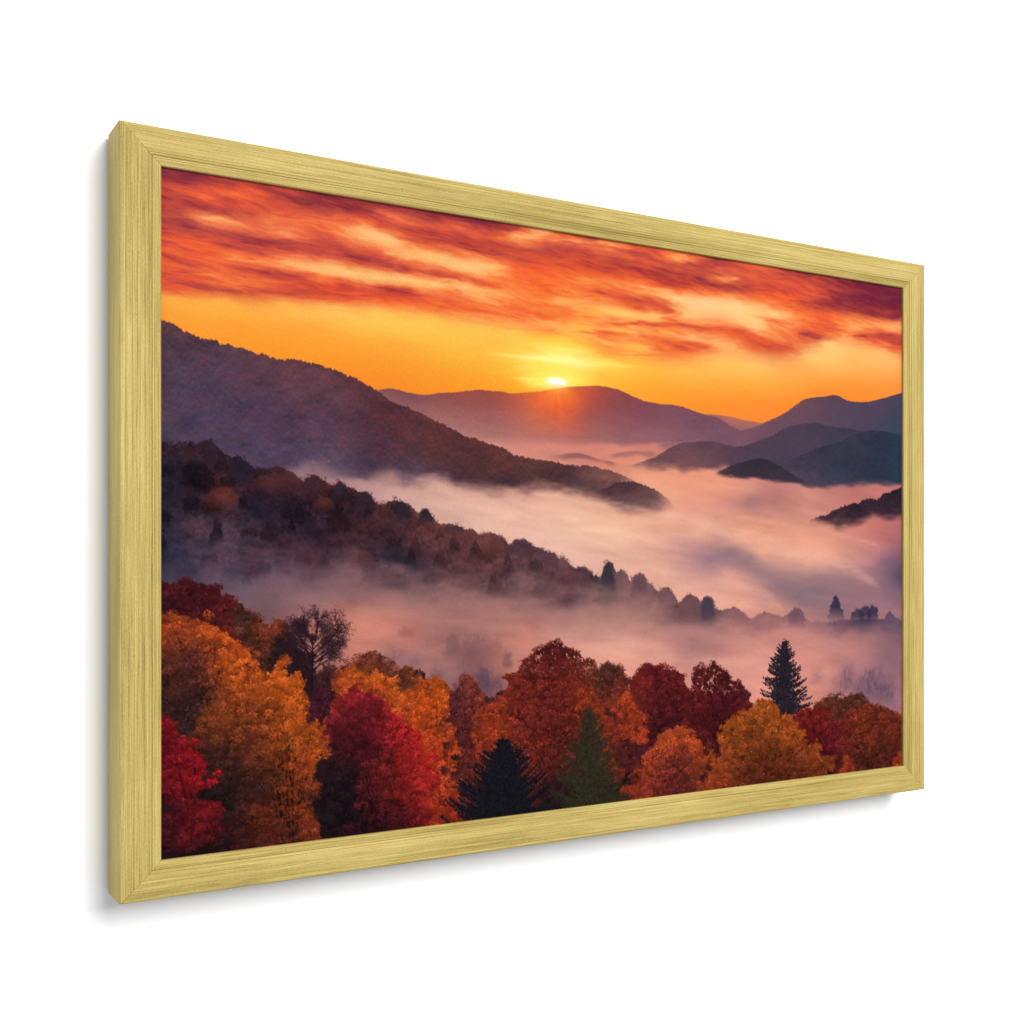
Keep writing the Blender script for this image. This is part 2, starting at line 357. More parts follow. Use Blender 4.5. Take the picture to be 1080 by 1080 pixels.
def bare_tree(x, y0, y1, hw, c, seed):
    rg = np.random.RandomState(seed); c = np.array(c, np.float32); H = y0 - y1
    def grow(p, ang, L, r, d):
        q = p; a = ang; n = 5
        for k in range(n):
            a += rg.uniform(-.2, .2); nq = (q[0] + math.sin(a) * L / n, q[1] - math.cos(a) * L / n)
            stroke(q, nq, r * (1 - k / n * .4), r * (1 - (k + 1) / n * .4), c * rg.uniform(.95, 1.35), .3 + .6 * min(1, r))
            q = nq
            if d > 0 and k >= 1:
                for sd in (-1, 1):
                    if rg.rand() < .8: grow(q, a + sd * rg.uniform(.35, .8), L * rg.uniform(.34, .5), r * .6, d - 1)
        if d <= 1:
            m = rg.randint(4, 9)
            stamps(q[0] + rg.normal(0, 1.7, m), q[1] + rg.normal(0, 1.3, m), rg.uniform(.3, .75, m), c[None] * rg.uniform(.9, 1.6, m)[:, None], np.full(m, .34))
    stroke((x, y0), (x + .6, y1 + H * .1), 1.45, .45, c)
    for i in range(22):
        t = .30 + .66 * i / 21; y = y0 - H * t; sd = -1 if i % 2 else 1
        reach = hw * math.sqrt(max(.04, 1 - ((t - .60) / .46) ** 2)) * (.8 if sd < 0 else 1.0)
        grow((x + t * .6, y), sd * rg.uniform(.75, 1.15) * (1.12 - .6 * max(0, t - .55) / .45), reach * rg.uniform(.66, .88), .62, 2)
    grow((x + .6, y1 + H * .12), .05, H * .1, .45, 2)

def paint_print():
    paint_sky()
    paint_fog(MID_FOG, *FOG0, 31)
    n_far = FOG_AFTER
    for i, R in enumerate(RIDGES):
        if i == 1: paint_sun()
        if i == 2: paint_rays()
        if i == n_far: paint_fog(MID_FOG, *FOG1, 31)
        paint_ridge(*R, 100 + i * 13)
    bands(BILLOWS, 40, 16)
    paint_mid()
    paint_fog_low()
    for i, T in enumerate(TREES):
        k = T[0]
        if k == 'leaf': leaf_tree(*T[1:5], 300 + i * 17, *T[5:])
        elif k == 'conifer': conifer(*T[1:], 5 + i)
        elif k == 'bare': bare_tree(*T[1:], 12)
    g = np.random.RandomState(3).normal(size=(NY, NX, 1)).astype(np.float32)
    np.multiply(IMG, 1 + g * .018, out=IMG)
    return np.clip(IMG, 0, 255)

def paint_fog_low():
    """the lower fog lies in front of the foot of the wooded ridge"""
    top = arr(MID_BOT, 2)
    win = window(0, PW, top[:, 1].min() - 90, LOW_END); i0, i1, j0, j1 = win
    X = XX[j0:j1, i0:i1]; Y = YY[j0:j1, i0:i1]
    wx = fbm(X / 40, Y / 20, 3, 81) * 9; wy = fbm(X / 40, Y / 16, 4, 84) * 6
    c = rbf(LOW_FOG, X + wx, Y + wy, 1.4, .25) * (1 + .09 * fbm(X / 50, Y / 13 - X / 120, 4, 88, .6)[..., None]) * np.array([1.04, 1.02, .96], np.float32)
    by = np.interp(X[0], top[:, 0], top[:, 1])
    al = sstep(-44, 24, Y - by[None] + fbm(X / 45, Y / 18, 4, 64) * 20)
    keep = IMG[j0:j1, i0:i1].copy()
    over(win, c, al)
    bands(WISPS, 40, 14)
    for m in GHOSTS:
        k, x, y, hw, yb, r, g, b, a = m
        ghost(k, x, y, hw, yb, (r, g, b), a)

def ghost(k, x, y, hw, yb, col, a):
    win = window(x - hw * 1.6, x + hw * 1.6, y - 4, yb + 8); i0, i1, j0, j1 = win
    X = XX[j0:j1, i0:i1]; Y = YY[j0:j1, i0:i1]; s = int(x * 3 + y); t = (Y - y) / (yb - y)
    wob = fbm(X / 5, Y / 5, 3, s)
    if k == 'r':
        h = min(yb - y, hw * 1.5)
        d = np.sqrt(((X - x) / hw) ** 2 + (np.minimum(Y - y - h * .55, 0) / (h * .55)) ** 2) + wob * .35 + fbm(X / 2, Y / 2, 2, s + 4) * .25
        m = 1 - sstep(.35, 1.15, d)
    else:
        d = np.sqrt(((X - x) / hw) ** 2 + (np.minimum(Y - y - hw, 0) / hw) ** 2) + wob * .35
        m = (1 - sstep(.1, 1.2, d)) * np.clip(.62 + .75 * fbm(X / 3.2, Y / 5.5, 4, s + 2, .65), 0, 1)
    over(win, np.array(col, np.float32) * .9, np.clip(m * a * 1.6, 0, .8) * (1 - sstep(.6, 1.0, t)))

# digitised print, millimetres from its top left corner
SKY = arr([4.7,0.8,150,55,65,25.1,3.2,160,58,65,58.5,3.6,165,60,58,93.1,4.9,185,70,60,110.8,0.5,205,78,60,128.8,6.3,150,55,55,156.4,8.2,160,60,58,175.3,11.5,170,60,55,16.9,20.9,205,80,65,41.6,18.7,232,90,60,67,13.2,235,90,60,84.3,6.3,225,85,60,8.7,36,165,65,65,33.3,29.1,180,70,65,58.5,28.7,185,72,65,84.3,23.2,200,78,62,110.8,21,215,85,65,119.8,26.5,232,110,75,147.2,29.5,240,115,75,170.5,32.4,245,130,85,25.1,40.1,215,120,85,37.5,38.3,245,165,110,54.3,38.4,240,155,105,71.3,38.5,235,140,95,84.3,38.4,225,120,85,8.7,49,175,68,68,25.1,50.8,170,68,66,50,50.7,185,75,68,75.7,49.7,195,80,68,101.9,49.5,205,85,65,128.8,44.2,215,95,70,156.4,43.1,200,80,65,8.7,60.4,220,80,60,25.1,56.5,225,85,60,45.8,57.9,230,88,58,67,60.9,200,78,62,93.1,60,205,78,62,128.8,55.4,205,78,65,161.1,51.2,200,78,62,110.8,43.2,240,150,110,25.1,68.8,232,90,55,8.7,75,225,85,55,58.5,67,238,100,58,75.7,68.2,245,125,70,101.9,69.1,250,150,85,119.8,70.3,252,165,100,142.6,71,252,180,110,165.8,65.5,252,185,115,175.3,71.4,253,185,115,8.7,87.2,225,90,60,37.5,83.7,225,92,60,71.3,79.6,215,85,60,93.1,79.5,200,78,60,119.8,78,205,80,60,25.1,97.6,220,85,58,58.5,92,240,115,62,84.3,89,240,115,62,110.8,85.9,225,90,58,147.2,79.1,240,110,60,170.5,79,225,85,55,8.7,102.7,225,95,62,41.6,98.9,215,90,58,75.7,97.6,205,85,58,110.8,96.2,210,90,58,147.2,95.6,225,95,55,170.5,94.8,235,100,55,180,2,165,60,60,204.1,3.7,165,60,60,233.7,2.9,165,60,60,264.1,5.8,160,58,60,305.9,7.2,165,62,62,349.3,3,180,70,60,189.6,16.5,220,80,55,220.8,11.1,230,120,90,204.1,21.5,215,90,60,233.7,23.7,200,75,55,274.4,13.5,215,90,65,295.3,12.4,220,95,65,184.8,26,248,170,110,199.2,30.2,250,190,120,215.8,32.4,250,185,115,209,42.3,240,140,90,180,46.1,200,90,70,199.2,46.3,205,90,65,182.9,59.9,195,80,60,213.9,57.8,190,75,60,233.7,58.1,205,85,60,223.7,47.6,245,155,100,243.7,37.8,245,150,90,233.7,49,250,175,110,264.1,44.3,250,180,110,290.1,47.5,252,190,115,305.9,51.1,252,190,115,327.4,44.7,250,175,110,253.9,28.2,200,78,55,284.8,28.7,195,75,55,305.9,32.4,215,85,55,338.3,25.4,200,75,50,371.6,26.8,205,80,50,360.4,44.5,245,100,50,259,61.4,215,95,65,284.8,60.1,215,95,65,316.6,62,235,110,65,349.3,55.3,250,115,55,371.6,57.5,252,120,50,180,69.1,250,180,105,204.1,69.7,252,195,115,233.7,70.7,252,195,115,264.1,69.9,252,190,110,295.3,68.2,252,185,110,189.6,80.3,225,95,60,213.9,78.4,200,80,55,233.7,78.9,205,85,55,253.9,78.4,240,130,75,284.8,74.9,235,130,80,316.6,75.1,250,170,95,180,90.2,235,90,50,204.1,90.2,240,95,48,233.7,89.7,238,95,48,274.4,89,235,95,50,305.9,88.4,240,105,52,338.3,89.7,245,115,55,371.6,89.2,245,120,58,354.9,10.8,248,165,105,371.6,10.5,240,150,95,338.3,10.2,215,95,60,388.7,0.4,245,170,120,405.9,1.9,215,100,70,441.2,0.1,170,65,60,471.4,4,245,155,105,429.3,6.6,240,140,95,417.6,15,190,75,60,405.9,22.4,190,75,55,441.2,19.8,190,72,52,477.5,20.2,185,70,52,514.9,4.3,228,92,60,540.5,7.2,240,120,70,562.6,8.5,250,170,105,586.5,-0.8,235,100,60,593.2,10.9,190,75,60,566.6,19.4,185,72,58,540.5,22.6,180,68,55,620.4,2.3,165,65,62,617.6,16.4,205,100,75,627.3,21.6,245,170,110,620.4,30.9,180,65,50,579.8,31.3,185,70,50,388.7,36.2,240,95,45,417.6,37.5,240,95,45,453.2,38.1,225,85,45,489.9,41.8,235,105,55,527.6,40.5,235,100,50,566.6,40.2,225,90,50,613.5,41.2,240,120,65,441.2,44.5,248,140,70,465.3,46.7,245,135,70,417.6,50.2,245,110,50,388.7,55.5,250,110,45,514.9,46,250,165,95,540.5,50.3,250,180,110,566.6,49.5,252,195,125,606.7,51.4,252,195,130,627.3,59.8,252,190,125,579.8,59.5,252,192,125,453.2,56,235,100,50,489.9,58.9,225,95,55,527.6,57.9,210,90,60,547,67.1,215,95,60,502.3,67.7,232,105,55,405.9,70.1,250,165,75,394.4,62.6,245,110,45,417.6,71.7,248,165,80,465.3,74.6,252,190,95,489.9,75.1,252,195,100,527.6,75.2,250,190,110,566.6,69.2,252,190,115,441.2,79.1,250,160,65,417.6,76.6,245,120,50,394.4,79.1,245,130,50,477.5,85.3,235,115,55,540.5,80.1,230,110,60,593.2,81.2,225,100,60,627.3,80,228,95,55,417.6,86.4,245,130,50,405.9,97.3,252,175,70,441.2,96.9,252,180,70,477.5,91.4,252,175,75,540.5,90.4,250,170,80,394.4,103.3,245,135,55,465.3,98.5,238,110,50,527.6,97.7,232,105,52,566.6,99.3,225,100,55,593.2,102.1,225,100,55,616.3,94.8,248,170,100,582.5,91.6,250,180,105,417.6,113.8,252,205,80,489.9,106.3,248,165,70,514.9,108.1,250,180,75,465.3,118.5,245,160,60,527.6,113.1,242,145,65,553.5,112.9,240,135,65,599.9,108.9,245,165,85,417.6,121.6,253,225,100,400.1,109.6,253,190,65,388.7,131.9,253,245,140,417.6,130.4,254,245,150,465.3,130.4,252,215,90,641.1,1.8,200,75,60,676.5,-0.5,235,110,70,655.2,8.6,200,80,60,720.1,0.7,185,70,58,765.3,0.8,170,60,58,827.8,2.5,140,45,55,893.1,3.1,115,40,58,876.5,16.6,120,42,58,827.8,19.6,145,50,55,765.3,23.2,225,85,50,720.1,22.7,235,90,50,676.5,27.7,215,80,52,655.2,26.9,175,65,55,637,22.6,235,140,90,796.2,33.3,165,60,55,765.3,35.5,175,65,52,843.8,32.8,150,55,52,901.5,36.1,150,55,55,860.1,36.9,140,48,50,720.1,37,235,90,48,676.5,37.4,240,110,55,662.2,45.4,250,165,95,641.1,47.7,252,200,130,750.1,47.1,240,105,55,796.2,48,235,100,50,705.4,53.9,252,195,125,702.5,60.8,238,140,85,750.1,61.6,240,115,65,796.2,60.4,225,100,60,676.5,71,252,195,125,648.1,66.2,252,190,120,827.8,56.2,250,165,95,868.3,47.6,240,145,80,904.9,48.7,248,170,105,738,71.6,235,120,75,757.6,73.1,185,78,60,776,72.5,215,100,65,705.4,75.8,240,140,80,641.1,80.8,215,85,55,676.5,85,215,85,52,698.1,90.7,205,80,55,720.1,92,215,95,60,641.1,96.8,248,170,95,662.2,96,225,110,65,780.6,78.8,252,190,115,819.8,68.4,245,155,90,843.8,66.1,215,95,65,876.5,61.9,195,75,55,910,64.7,190,72,55,901.5,73.6,205,85,55,851.9,73.5,240,140,85,876.5,80.5,250,170,100,5.5,109.6,250,166,72,50,107.1,251,168,72,110.8,104.7,251,172,78,156.4,103.3,252,180,88,204.1,101,250,182,85,253.9,103,250,186,82,305.9,105.2,250,184,80,354.9,107.1,251,190,82,5.5,122.6,252,160,58,67,130.4,252,156,52,110.8,145.8,251,152,46,138,123.5,252,165,65,165.8,151.4,250,150,45,223.7,128.6,250,172,62,204.1,166.1,248,140,42,253.9,162.3,248,148,45,284.8,136.9,250,178,62,327.4,119.1,251,186,74,305.9,158.4,249,160,48,349.3,140.9,251,188,64,349.3,159.9,250,165,45,371.6,124.7,252,206,84,465.3,142.4,251,188,64,502.3,128.4,251,185,70,514.9,150.8,250,165,52,566.6,128.4,250,182,78,566.6,154.3,249,155,50,620.4,118.8,251,186,90,620.4,161.2,249,145,48,620.4,140,250,165,62,676.5,114.2,252,186,98,676.5,146.7,250,155,55,676.5,173.8,249,135,52,750.1,97.1,252,187,108,750.1,124.9,251,162,68,720.1,154.7,249,142,50,827.8,96.2,252,178,98,827.8,124.8,250,150,58,901.5,90.1,252,176,102,901.5,119.4,250,148,65,780.6,136.1,249,142,52], 5)
CLOUD_BASE = arr([-3.3,107.3,25.1,104.9,75.7,103.5,128.8,101.9,175.3,98.7,223.7,96.2,264.1,98.3,305.9,100.6,349.3,101.9,394.4,105.2,441.2,110.7,477.5,119.4,540.5,117.1,606.7,106.2,676.5,96.9,735,94,780.6,75.4,811.9,74.8,860.1,77.3,901.5,79.5,927,77.3], 2)
STREAKS = [[377.3,132.4,27.2,2.12,255,246,150,0.75],[408.2,132.2,37.2,2.53,255,249,165,0.8],[465.3,130.4,41.4,1.4,253,228,110,0.7],[354.9,130.9,26.7,0.86,254,236,130,0.7],[336.1,132.5,13.1,0.76,254,225,110,0.6],[373.9,153.3,18.1,1.83,255,244,140,1],[379.6,157.7,15.9,2.12,255,240,120,0.7],[417.6,119.7,25.8,1.17,254,230,110,0.6],[392.1,138.4,34.4,4.84,254,226,80,0.5],[396.7,146.7,39.1,10.67,254,222,76,0.75],[400.1,154.2,39.2,9.71,255,238,80,0.55],[705.4,59.4,32.2,1.42,232,130,78,0.8],[757.6,73.1,18.3,2.45,170,70,58,0.6],[540.5,77,77.5,1.34,252,180,95,0.5],[465.3,93.5,73,1.1,253,190,90,0.5],[138,101,36.7,0.69,240,140,70,0.6],[156.4,105.9,18.7,0.61,240,150,72,0.5],[354.9,104.2,31.1,0.95,244,150,70,0.5]]
CLOUDS = [[[25.1,39.3,0.25,37.5,38.3,1.49,54.3,37.6,1.66,71.3,38.5,1.26,88.7,39.4,0.42],248,170,115,0.75,0.9],[[2.3,57.2,1.62,25.1,54.1,3.28,50,52.3,4.98,75.7,51.4,5.04,101.9,51.2,3.4,128.8,46.8,1.72],178,70,66,0.6,0.9],[[45.8,62,0.83,67,60.9,3.35,101.9,58,5.96,138,54.2,6.06,161.1,53.8,3.5,180,53.2,0.88],195,75,64,0.55,0.9],[[50,71.4,0.42,75.7,69.8,1.26,101.9,69.1,1.7,124.3,69.7,2.58,147.2,70.4,3.48,175.3,68.7,3.52,204.1,68.8,4.46,243.7,69.6,4.54,284.8,68.5,3.7,311.3,69.2,1.87,338.3,71.8,0.95],253,192,116,0.7,0.8],[[67,78.5,0.42,84.3,78.9,2.53,110.8,77.4,4.27,138,76.7,2.6,151.8,77.7,0.44],192,76,60,0.7,0.8],[[2.3,96.9,0.81,41.6,94.8,0.99,75.7,94.2,0.67],205,88,62,0.5,0.9],[[2.3,101.8,0.49,50,99.6,1.33,101.9,97.2,1.36,156.4,95.5,1.4,175.3,95.2,0.7],200,82,58,0.55,0.9],[[8.7,89.7,0.24,41.6,88.2,0.83,75.7,88.3,1.01,110.8,87.6,0.43],250,140,80,0.5,0.9],[[110.8,8.1,0.85,128.8,8,4.31,151.8,8,5.23,184.8,7.4,5.31,204.1,7.3,2.68],142,50,54,0.55,0.9],[[128.8,30.4,0.43,147.2,33.9,1.04,165.8,34.8,2.19,180,35.5,3.09],250,170,105,0.65,0.8],[[175.3,26.5,1.76,189.6,28,4.43,204.1,32.2,6.25,215.8,34.2,6.28,224.7,34,2.7],253,190,122,0.75,0.7],[[170.5,45.6,2.64,184.8,45.5,3.54,199.2,46.3,3.56,215.8,47.7,0.9],195,80,66,0.75,0.7],[[170.5,56.1,3.52,189.6,57.3,4.43,209,57.5,4.47,228.7,57.8,3.61,241.7,58.9,0.91],188,73,58,0.8,0.6],[[228.7,35.2,0.45,243.7,39.6,2.72,259,43.1,4.57,279.6,46.9,5.54,300.6,48,5.59,322,46.3,3.76,349.3,42,0.95],253,192,118,0.75,0.7],[[218.8,41,0.27,225.7,45.5,1.8,243.7,47.8,1.82,264.1,50.7,2.29,284.8,53.7,1.85,305.9,53.9,0.93],252,180,110,0.6,0.8],[[233.7,59,0.9,259,59.5,2.29,284.8,59.2,2.31,311.3,59.8,1.4,327.4,59.8,0.47],208,85,60,0.75,0.7],[[243.7,26.9,1.82,274.4,26.4,4.6,316.6,26.4,6.56,360.4,26.3,6.69,405.9,20.4,7.79,453.2,20.3,6.95,489.9,23.7,4.03],190,70,52,0.6,0.8],[[194.4,80.6,0.44,213.9,78.4,1.79,233.7,78.9,1.99,248.8,79.9,0.73],190,74,55,0.75,0.7],[[276.5,74.9,0.28,286.9,72.8,1.11,300.6,74.1,0.74],222,110,72,0.8,0.7],[[274.4,78.9,0.28,300.6,76.9,1.4,322,77.3,0.94],252,180,105,0.6,0.8],[[338.3,15,0.47,354.9,11.8,1.72,371.6,10.5,1.92,388.7,4.3,2.9],252,180,125,0.7,0.8],[[388.7,9.1,0.58,417.6,7.2,1.47,447.2,5.2,1.19,465.3,3.8,2.19,483.7,4.4,1.51,504.8,3.6,0.51],250,168,115,0.7,0.8],[[527.6,5.7,0.41,547,7.4,2.06,566.6,8,2.28,586.5,4.4,0.52],252,175,118,0.75,0.8],[[405.9,7.8,0.29,441.2,8,1.98,489.9,7.6,3.02,527.6,13.9,4.09,566.6,17.3,6.23,620.4,18.1,6.36,648.1,21.3,5.35,676.5,22.3,1.08],176,64,56,0.5,0.9],[[609.4,21.6,0.53,627.3,21.6,2.66,645.3,18.4,1.6,655.2,15.1,0.54],250,180,125,0.8,0.8],[[502.3,43.4,0.51,527.6,44.6,2.04,553.5,47.8,4.13,593.2,50.8,7.34,634.2,50.6,7.46,676.5,47.2,3.25,698.1,43.8,0.55],253,200,138,0.65,0.8],[[489.9,59.9,1.01,514.9,58.2,3.05,534,59.2,3.59,550.9,65.7,2.58,560,67.8,0.52],205,86,58,0.75,0.7],[[453.2,74.9,0.6,477.5,74.3,3.01,502.3,74.8,2.02,540.5,71.9,1.54,566.6,67.1,0.52],253,196,110,0.7,0.8],[[540.5,76,0.41,579.8,76.2,0.83,627.3,68.3,1.59,676.5,68.8,1.62],250,190,120,0.5,0.8],[[465.3,87.6,1,514.9,82.6,2.54,566.6,79.6,3.11,606.7,79.9,3.69,648.1,80.1,4.28,676.5,83.9,4.33,705.4,90,2.73,735,92.9,0.88],212,82,52,0.75,0.6],[[417.6,100.1,0.59,465.3,98.5,1.5,502.3,98.1,2.02,540.5,97.6,3.08,579.8,99.2,3.13,613.5,100.3,0.85],228,100,52,0.7,0.7],[[465.3,102.5,0.3,502.3,100.1,1.01,527.6,98.8,0.51],250,180,90,0.6,0.8],[[566.6,92.1,0.31,593.2,94.8,1.57,627.3,98.1,1.06],252,186,112,0.7,0.8],[[465.3,120.5,0.5,502.3,118.3,1.21,540.5,113,1.23,593.2,106.3,0.63],238,130,60,0.6,0.8],[[383,122.7,0.48,417.6,122.6,0.78,465.3,119.5,0.4],255,228,110,0.6,0.9],[[683.7,58.3,0.54,698.1,57.9,2.73,720.1,55.7,3.3,732,57.8,0.55],253,200,130,0.7,0.7],[[662.2,27.1,0.54,705.4,25.5,3.28,750.1,26,4.45,796.2,25.4,2.26],236,84,48,0.6,0.9],[[676.5,61.2,0.22,698.1,61.2,1.09,717.2,61.5,0.55],225,115,72,0.8,0.7],[[732,71.1,0.55,750.1,72.7,2.22,768.3,73.2,2.91,783.7,72.9,0.9],172,70,58,0.85,0.6],[[819.8,67.2,0.57,843.8,65,2.3,868.3,61.5,3.48,893.1,62.7,4.68,921.9,65.9,4.72],188,70,56,0.8,0.6],[[804,55.1,0.57,827.8,55.1,2.29,868.3,48.8,2.32,901.5,45.5,2.35],252,178,110,0.6,0.8],[[735,35.4,2.21,780.6,33.8,4.5,843.8,34,4.6,921.9,35.2,3.54],150,54,54,0.6,0.9],[[876.5,77,0.35,893.1,74.4,1.75,921.9,73,1.77],205,85,55,0.7,0.7]]
BILLOWS = [[[371.6,268.6,1.92,465.3,276,4.99,566.6,289.3,3.11],240,192,165,0.6,0.95],[[465.3,298,2.99,540.5,292.8,7.19,620.4,300,10.6,705.4,319.7,9.84,765.3,338.4,5.59],240,184,160,0.7,0.95],[[586.5,342.3,3.14,634.2,328.6,7.46,676.5,346.9,9.74,735,371.5,11.06,796.2,392.7,5.65],140,112,126,0.4,0.95],[[634.2,359.5,4.26,676.5,376.1,9.74,720.1,393.3,4.4],228,167,150,0.7,0.95],[[676.5,319.9,3.25,750.1,330.6,8.89,827.8,347.7,6.86,876.5,371.2,3.49],234,174,158,0.6,0.95],[[750.1,360.6,4.45,827.8,370.5,10.29,910,397.5,9.41],145,110,128,0.35,0.95],[[514.9,249.5,2.03,593.2,254.2,4.19,676.5,258.2,3.25],238,165,138,0.6,0.95],[[620.4,288.4,2.12,705.4,292.4,5.47,796.2,308,4.52,876.5,318.9,2.33],232,164,142,0.6,0.95],[[233.7,279.6,1.81,305.9,284.4,4.67,394.4,292.2,3.88],232,186,168,0.5,0.95]]
WISPS = [[[405.9,435.1,3.89,465.3,427.6,7.98,566.6,441.9,9.34,662.2,458.8,5.38],226,168,150,0.6,0.95],[[156.4,389.7,2.62,204.1,384.7,6.25,264.1,392.5,5.5,316.6,403.2,2.81],192,130,118,0.4,0.95],[[243.7,426.5,2.72,284.8,415.2,5.55,349.3,430.8,4.75,383,441.9,1.93],188,128,120,0.35,0.95],[[620.4,465.3,4.24,705.4,458.6,8.75,796.2,478.6,5.65],216,150,138,0.4,0.95],[[25.1,331.3,2.46,58.5,323,6.67,110.8,337.2,6.84,156.4,354.8,3.49],104,78,90,0.45,0.95]]
SUN = [402.4,154.2]
MID_FOG = [138,262,150,115,125,165.8,267.2,175,135,140,204.1,268.7,190,145,145,233.7,276.9,205,160,155,284.8,280.2,215,170,160,327.4,288.7,228,180,165,371.6,278.2,228,175,160,417.6,291.8,232,185,165,477.5,305.8,235,185,160,540.5,294.9,230,170,150,417.6,326.1,228,180,168,465.3,345.9,222,168,158,540.5,346.2,225,170,155,253.9,280.9,205,160,152,371.6,307,230,182,168,441.2,306.2,232,185,165,489.9,325.8,228,178,160,527.6,320.6,226,170,152,349.3,226.4,200,130,120,383,222,205,130,120,417.6,223.4,205,130,120,489.9,217.1,205,130,120,527.6,221.4,200,125,115,465.3,236.2,210,130,115,502.3,239.8,225,150,125,540.5,243.5,230,155,130,579.8,247.3,232,155,130,620.4,256.6,225,150,130,566.6,263.3,228,155,130,579.8,283.8,220,150,135,634.2,247.6,225,150,130,662.2,255.3,215,145,135,705.4,265,175,115,118,662.2,271.5,165,115,120,620.4,274.6,205,140,132,735,280.9,195,135,130,648.1,287.9,215,150,135,780.6,266.5,190,125,125,876.5,247.9,195,120,125,827.8,258.5,185,115,120,750.1,258.3,205,135,132,676.5,303.6,228,155,133,765.3,310.5,225,155,140,827.8,310,205,130,130,876.5,301.4,190,115,120,904.9,307,172,105,120,634.2,328.6,145,112,125,705.4,323,226,160,148,765.3,333.9,230,165,155,827.8,330.5,205,145,145,879.8,336.3,135,98,128,899.9,345.7,104,84,110,913.4,355.2,76,68,96,868.3,322.4,190,125,135,910,324.6,150,98,125,566.6,323.5,200,145,145,599.9,338.1,155,117,132,620.4,333.9,160,118,132,569.2,346.4,205,152,148,634.2,352,218,158,150,593.2,309.8,228,168,148,648.1,309.3,222,155,138,540.5,274.3,224,158,140,593.2,299.3,225,165,145,662.2,338.2,152,117,128,676.5,352.3,172,127,132,708.4,364.6,140,110,125,738,376,130,105,122,768.3,387.7,137,107,127,780.6,364.3,150,115,130,750.1,349.5,190,140,140,720.1,336.1,218,158,147,676.5,327.4,228,165,145,811.9,359,165,120,135,827.8,376.3,152,112,130,876.5,394.4,155,110,130,904.9,404.4,155,108,125,811.9,338.5,200,145,145,851.9,338.6,190,130,140,648.1,365,218,157,146,662.2,384.5,220,155,145,705.4,390.8,200,140,138,735,400.3,190,135,138,620.4,369.9,222,162,150,566.6,367.1,222,166,152,876.5,371.2,140,104,130,910,377.5,120,92,120]
LOW_FOG = arr([175.3,370.8,120,80,88,184.8,393.1,200,130,120,204.1,398.1,195,125,118,223.7,403.2,185,120,115,243.7,390.2,165,105,105,233.7,417,172,112,110,264.1,409,160,108,110,284.8,391.2,140,92,95,327.4,397,165,110,110,360.4,404.5,188,124,118,371.6,391.4,150,98,100,394.4,410.4,190,130,125,417.6,404.3,172,120,118,417.6,433.6,215,150,140,465.3,417.7,202,146,138,489.9,436.6,225,160,148,540.5,440.8,208,147,140,465.3,400.7,160,115,115,540.5,420.2,175,122,122,579.8,432,155,108,114,620.4,444.1,188,128,126,662.2,443.7,210,145,138,705.4,434.6,195,132,130,676.5,468.1,215,148,140,620.4,465.3,207,142,136,765.3,450.2,200,135,130,827.8,450.5,182,124,126,893.1,450.9,132,97,113,904.9,488.9,150,105,120,765.3,483.7,205,138,132,780.6,507.1,200,130,120,827.8,487.1,158,110,120,811.9,470.3,168,116,122,860.1,475,150,106,118,876.5,499.1,136,98,113,851.9,511.5,140,101,114,904.9,524.2,160,112,125,295.3,428.6,137,92,96,305.9,419.7,148,102,102,284.8,448.5,150,105,110,327.4,431.8,165,107,102,316.6,454.8,112,76,90,329.6,460.2,122,86,95,253.9,436,165,112,112,233.7,432.4,152,106,115,354.9,440.6,185,120,112,349.3,459.4,170,110,105,264.1,454.8,140,98,105,305.9,475.7,110,70,80,147.2,396.4,190,120,112,156.4,422.9,170,110,105,119.8,378.5,130,88,96,165.8,423.3,190,122,112,194.4,424.4,185,120,114,101.9,386.6,110,80,92,58.5,377.2,90,68,85,465.3,465.5,215,150,140,540.5,469.5,210,145,138,735,524.1,205,135,125,901.5,559.1,150,105,115], 5)
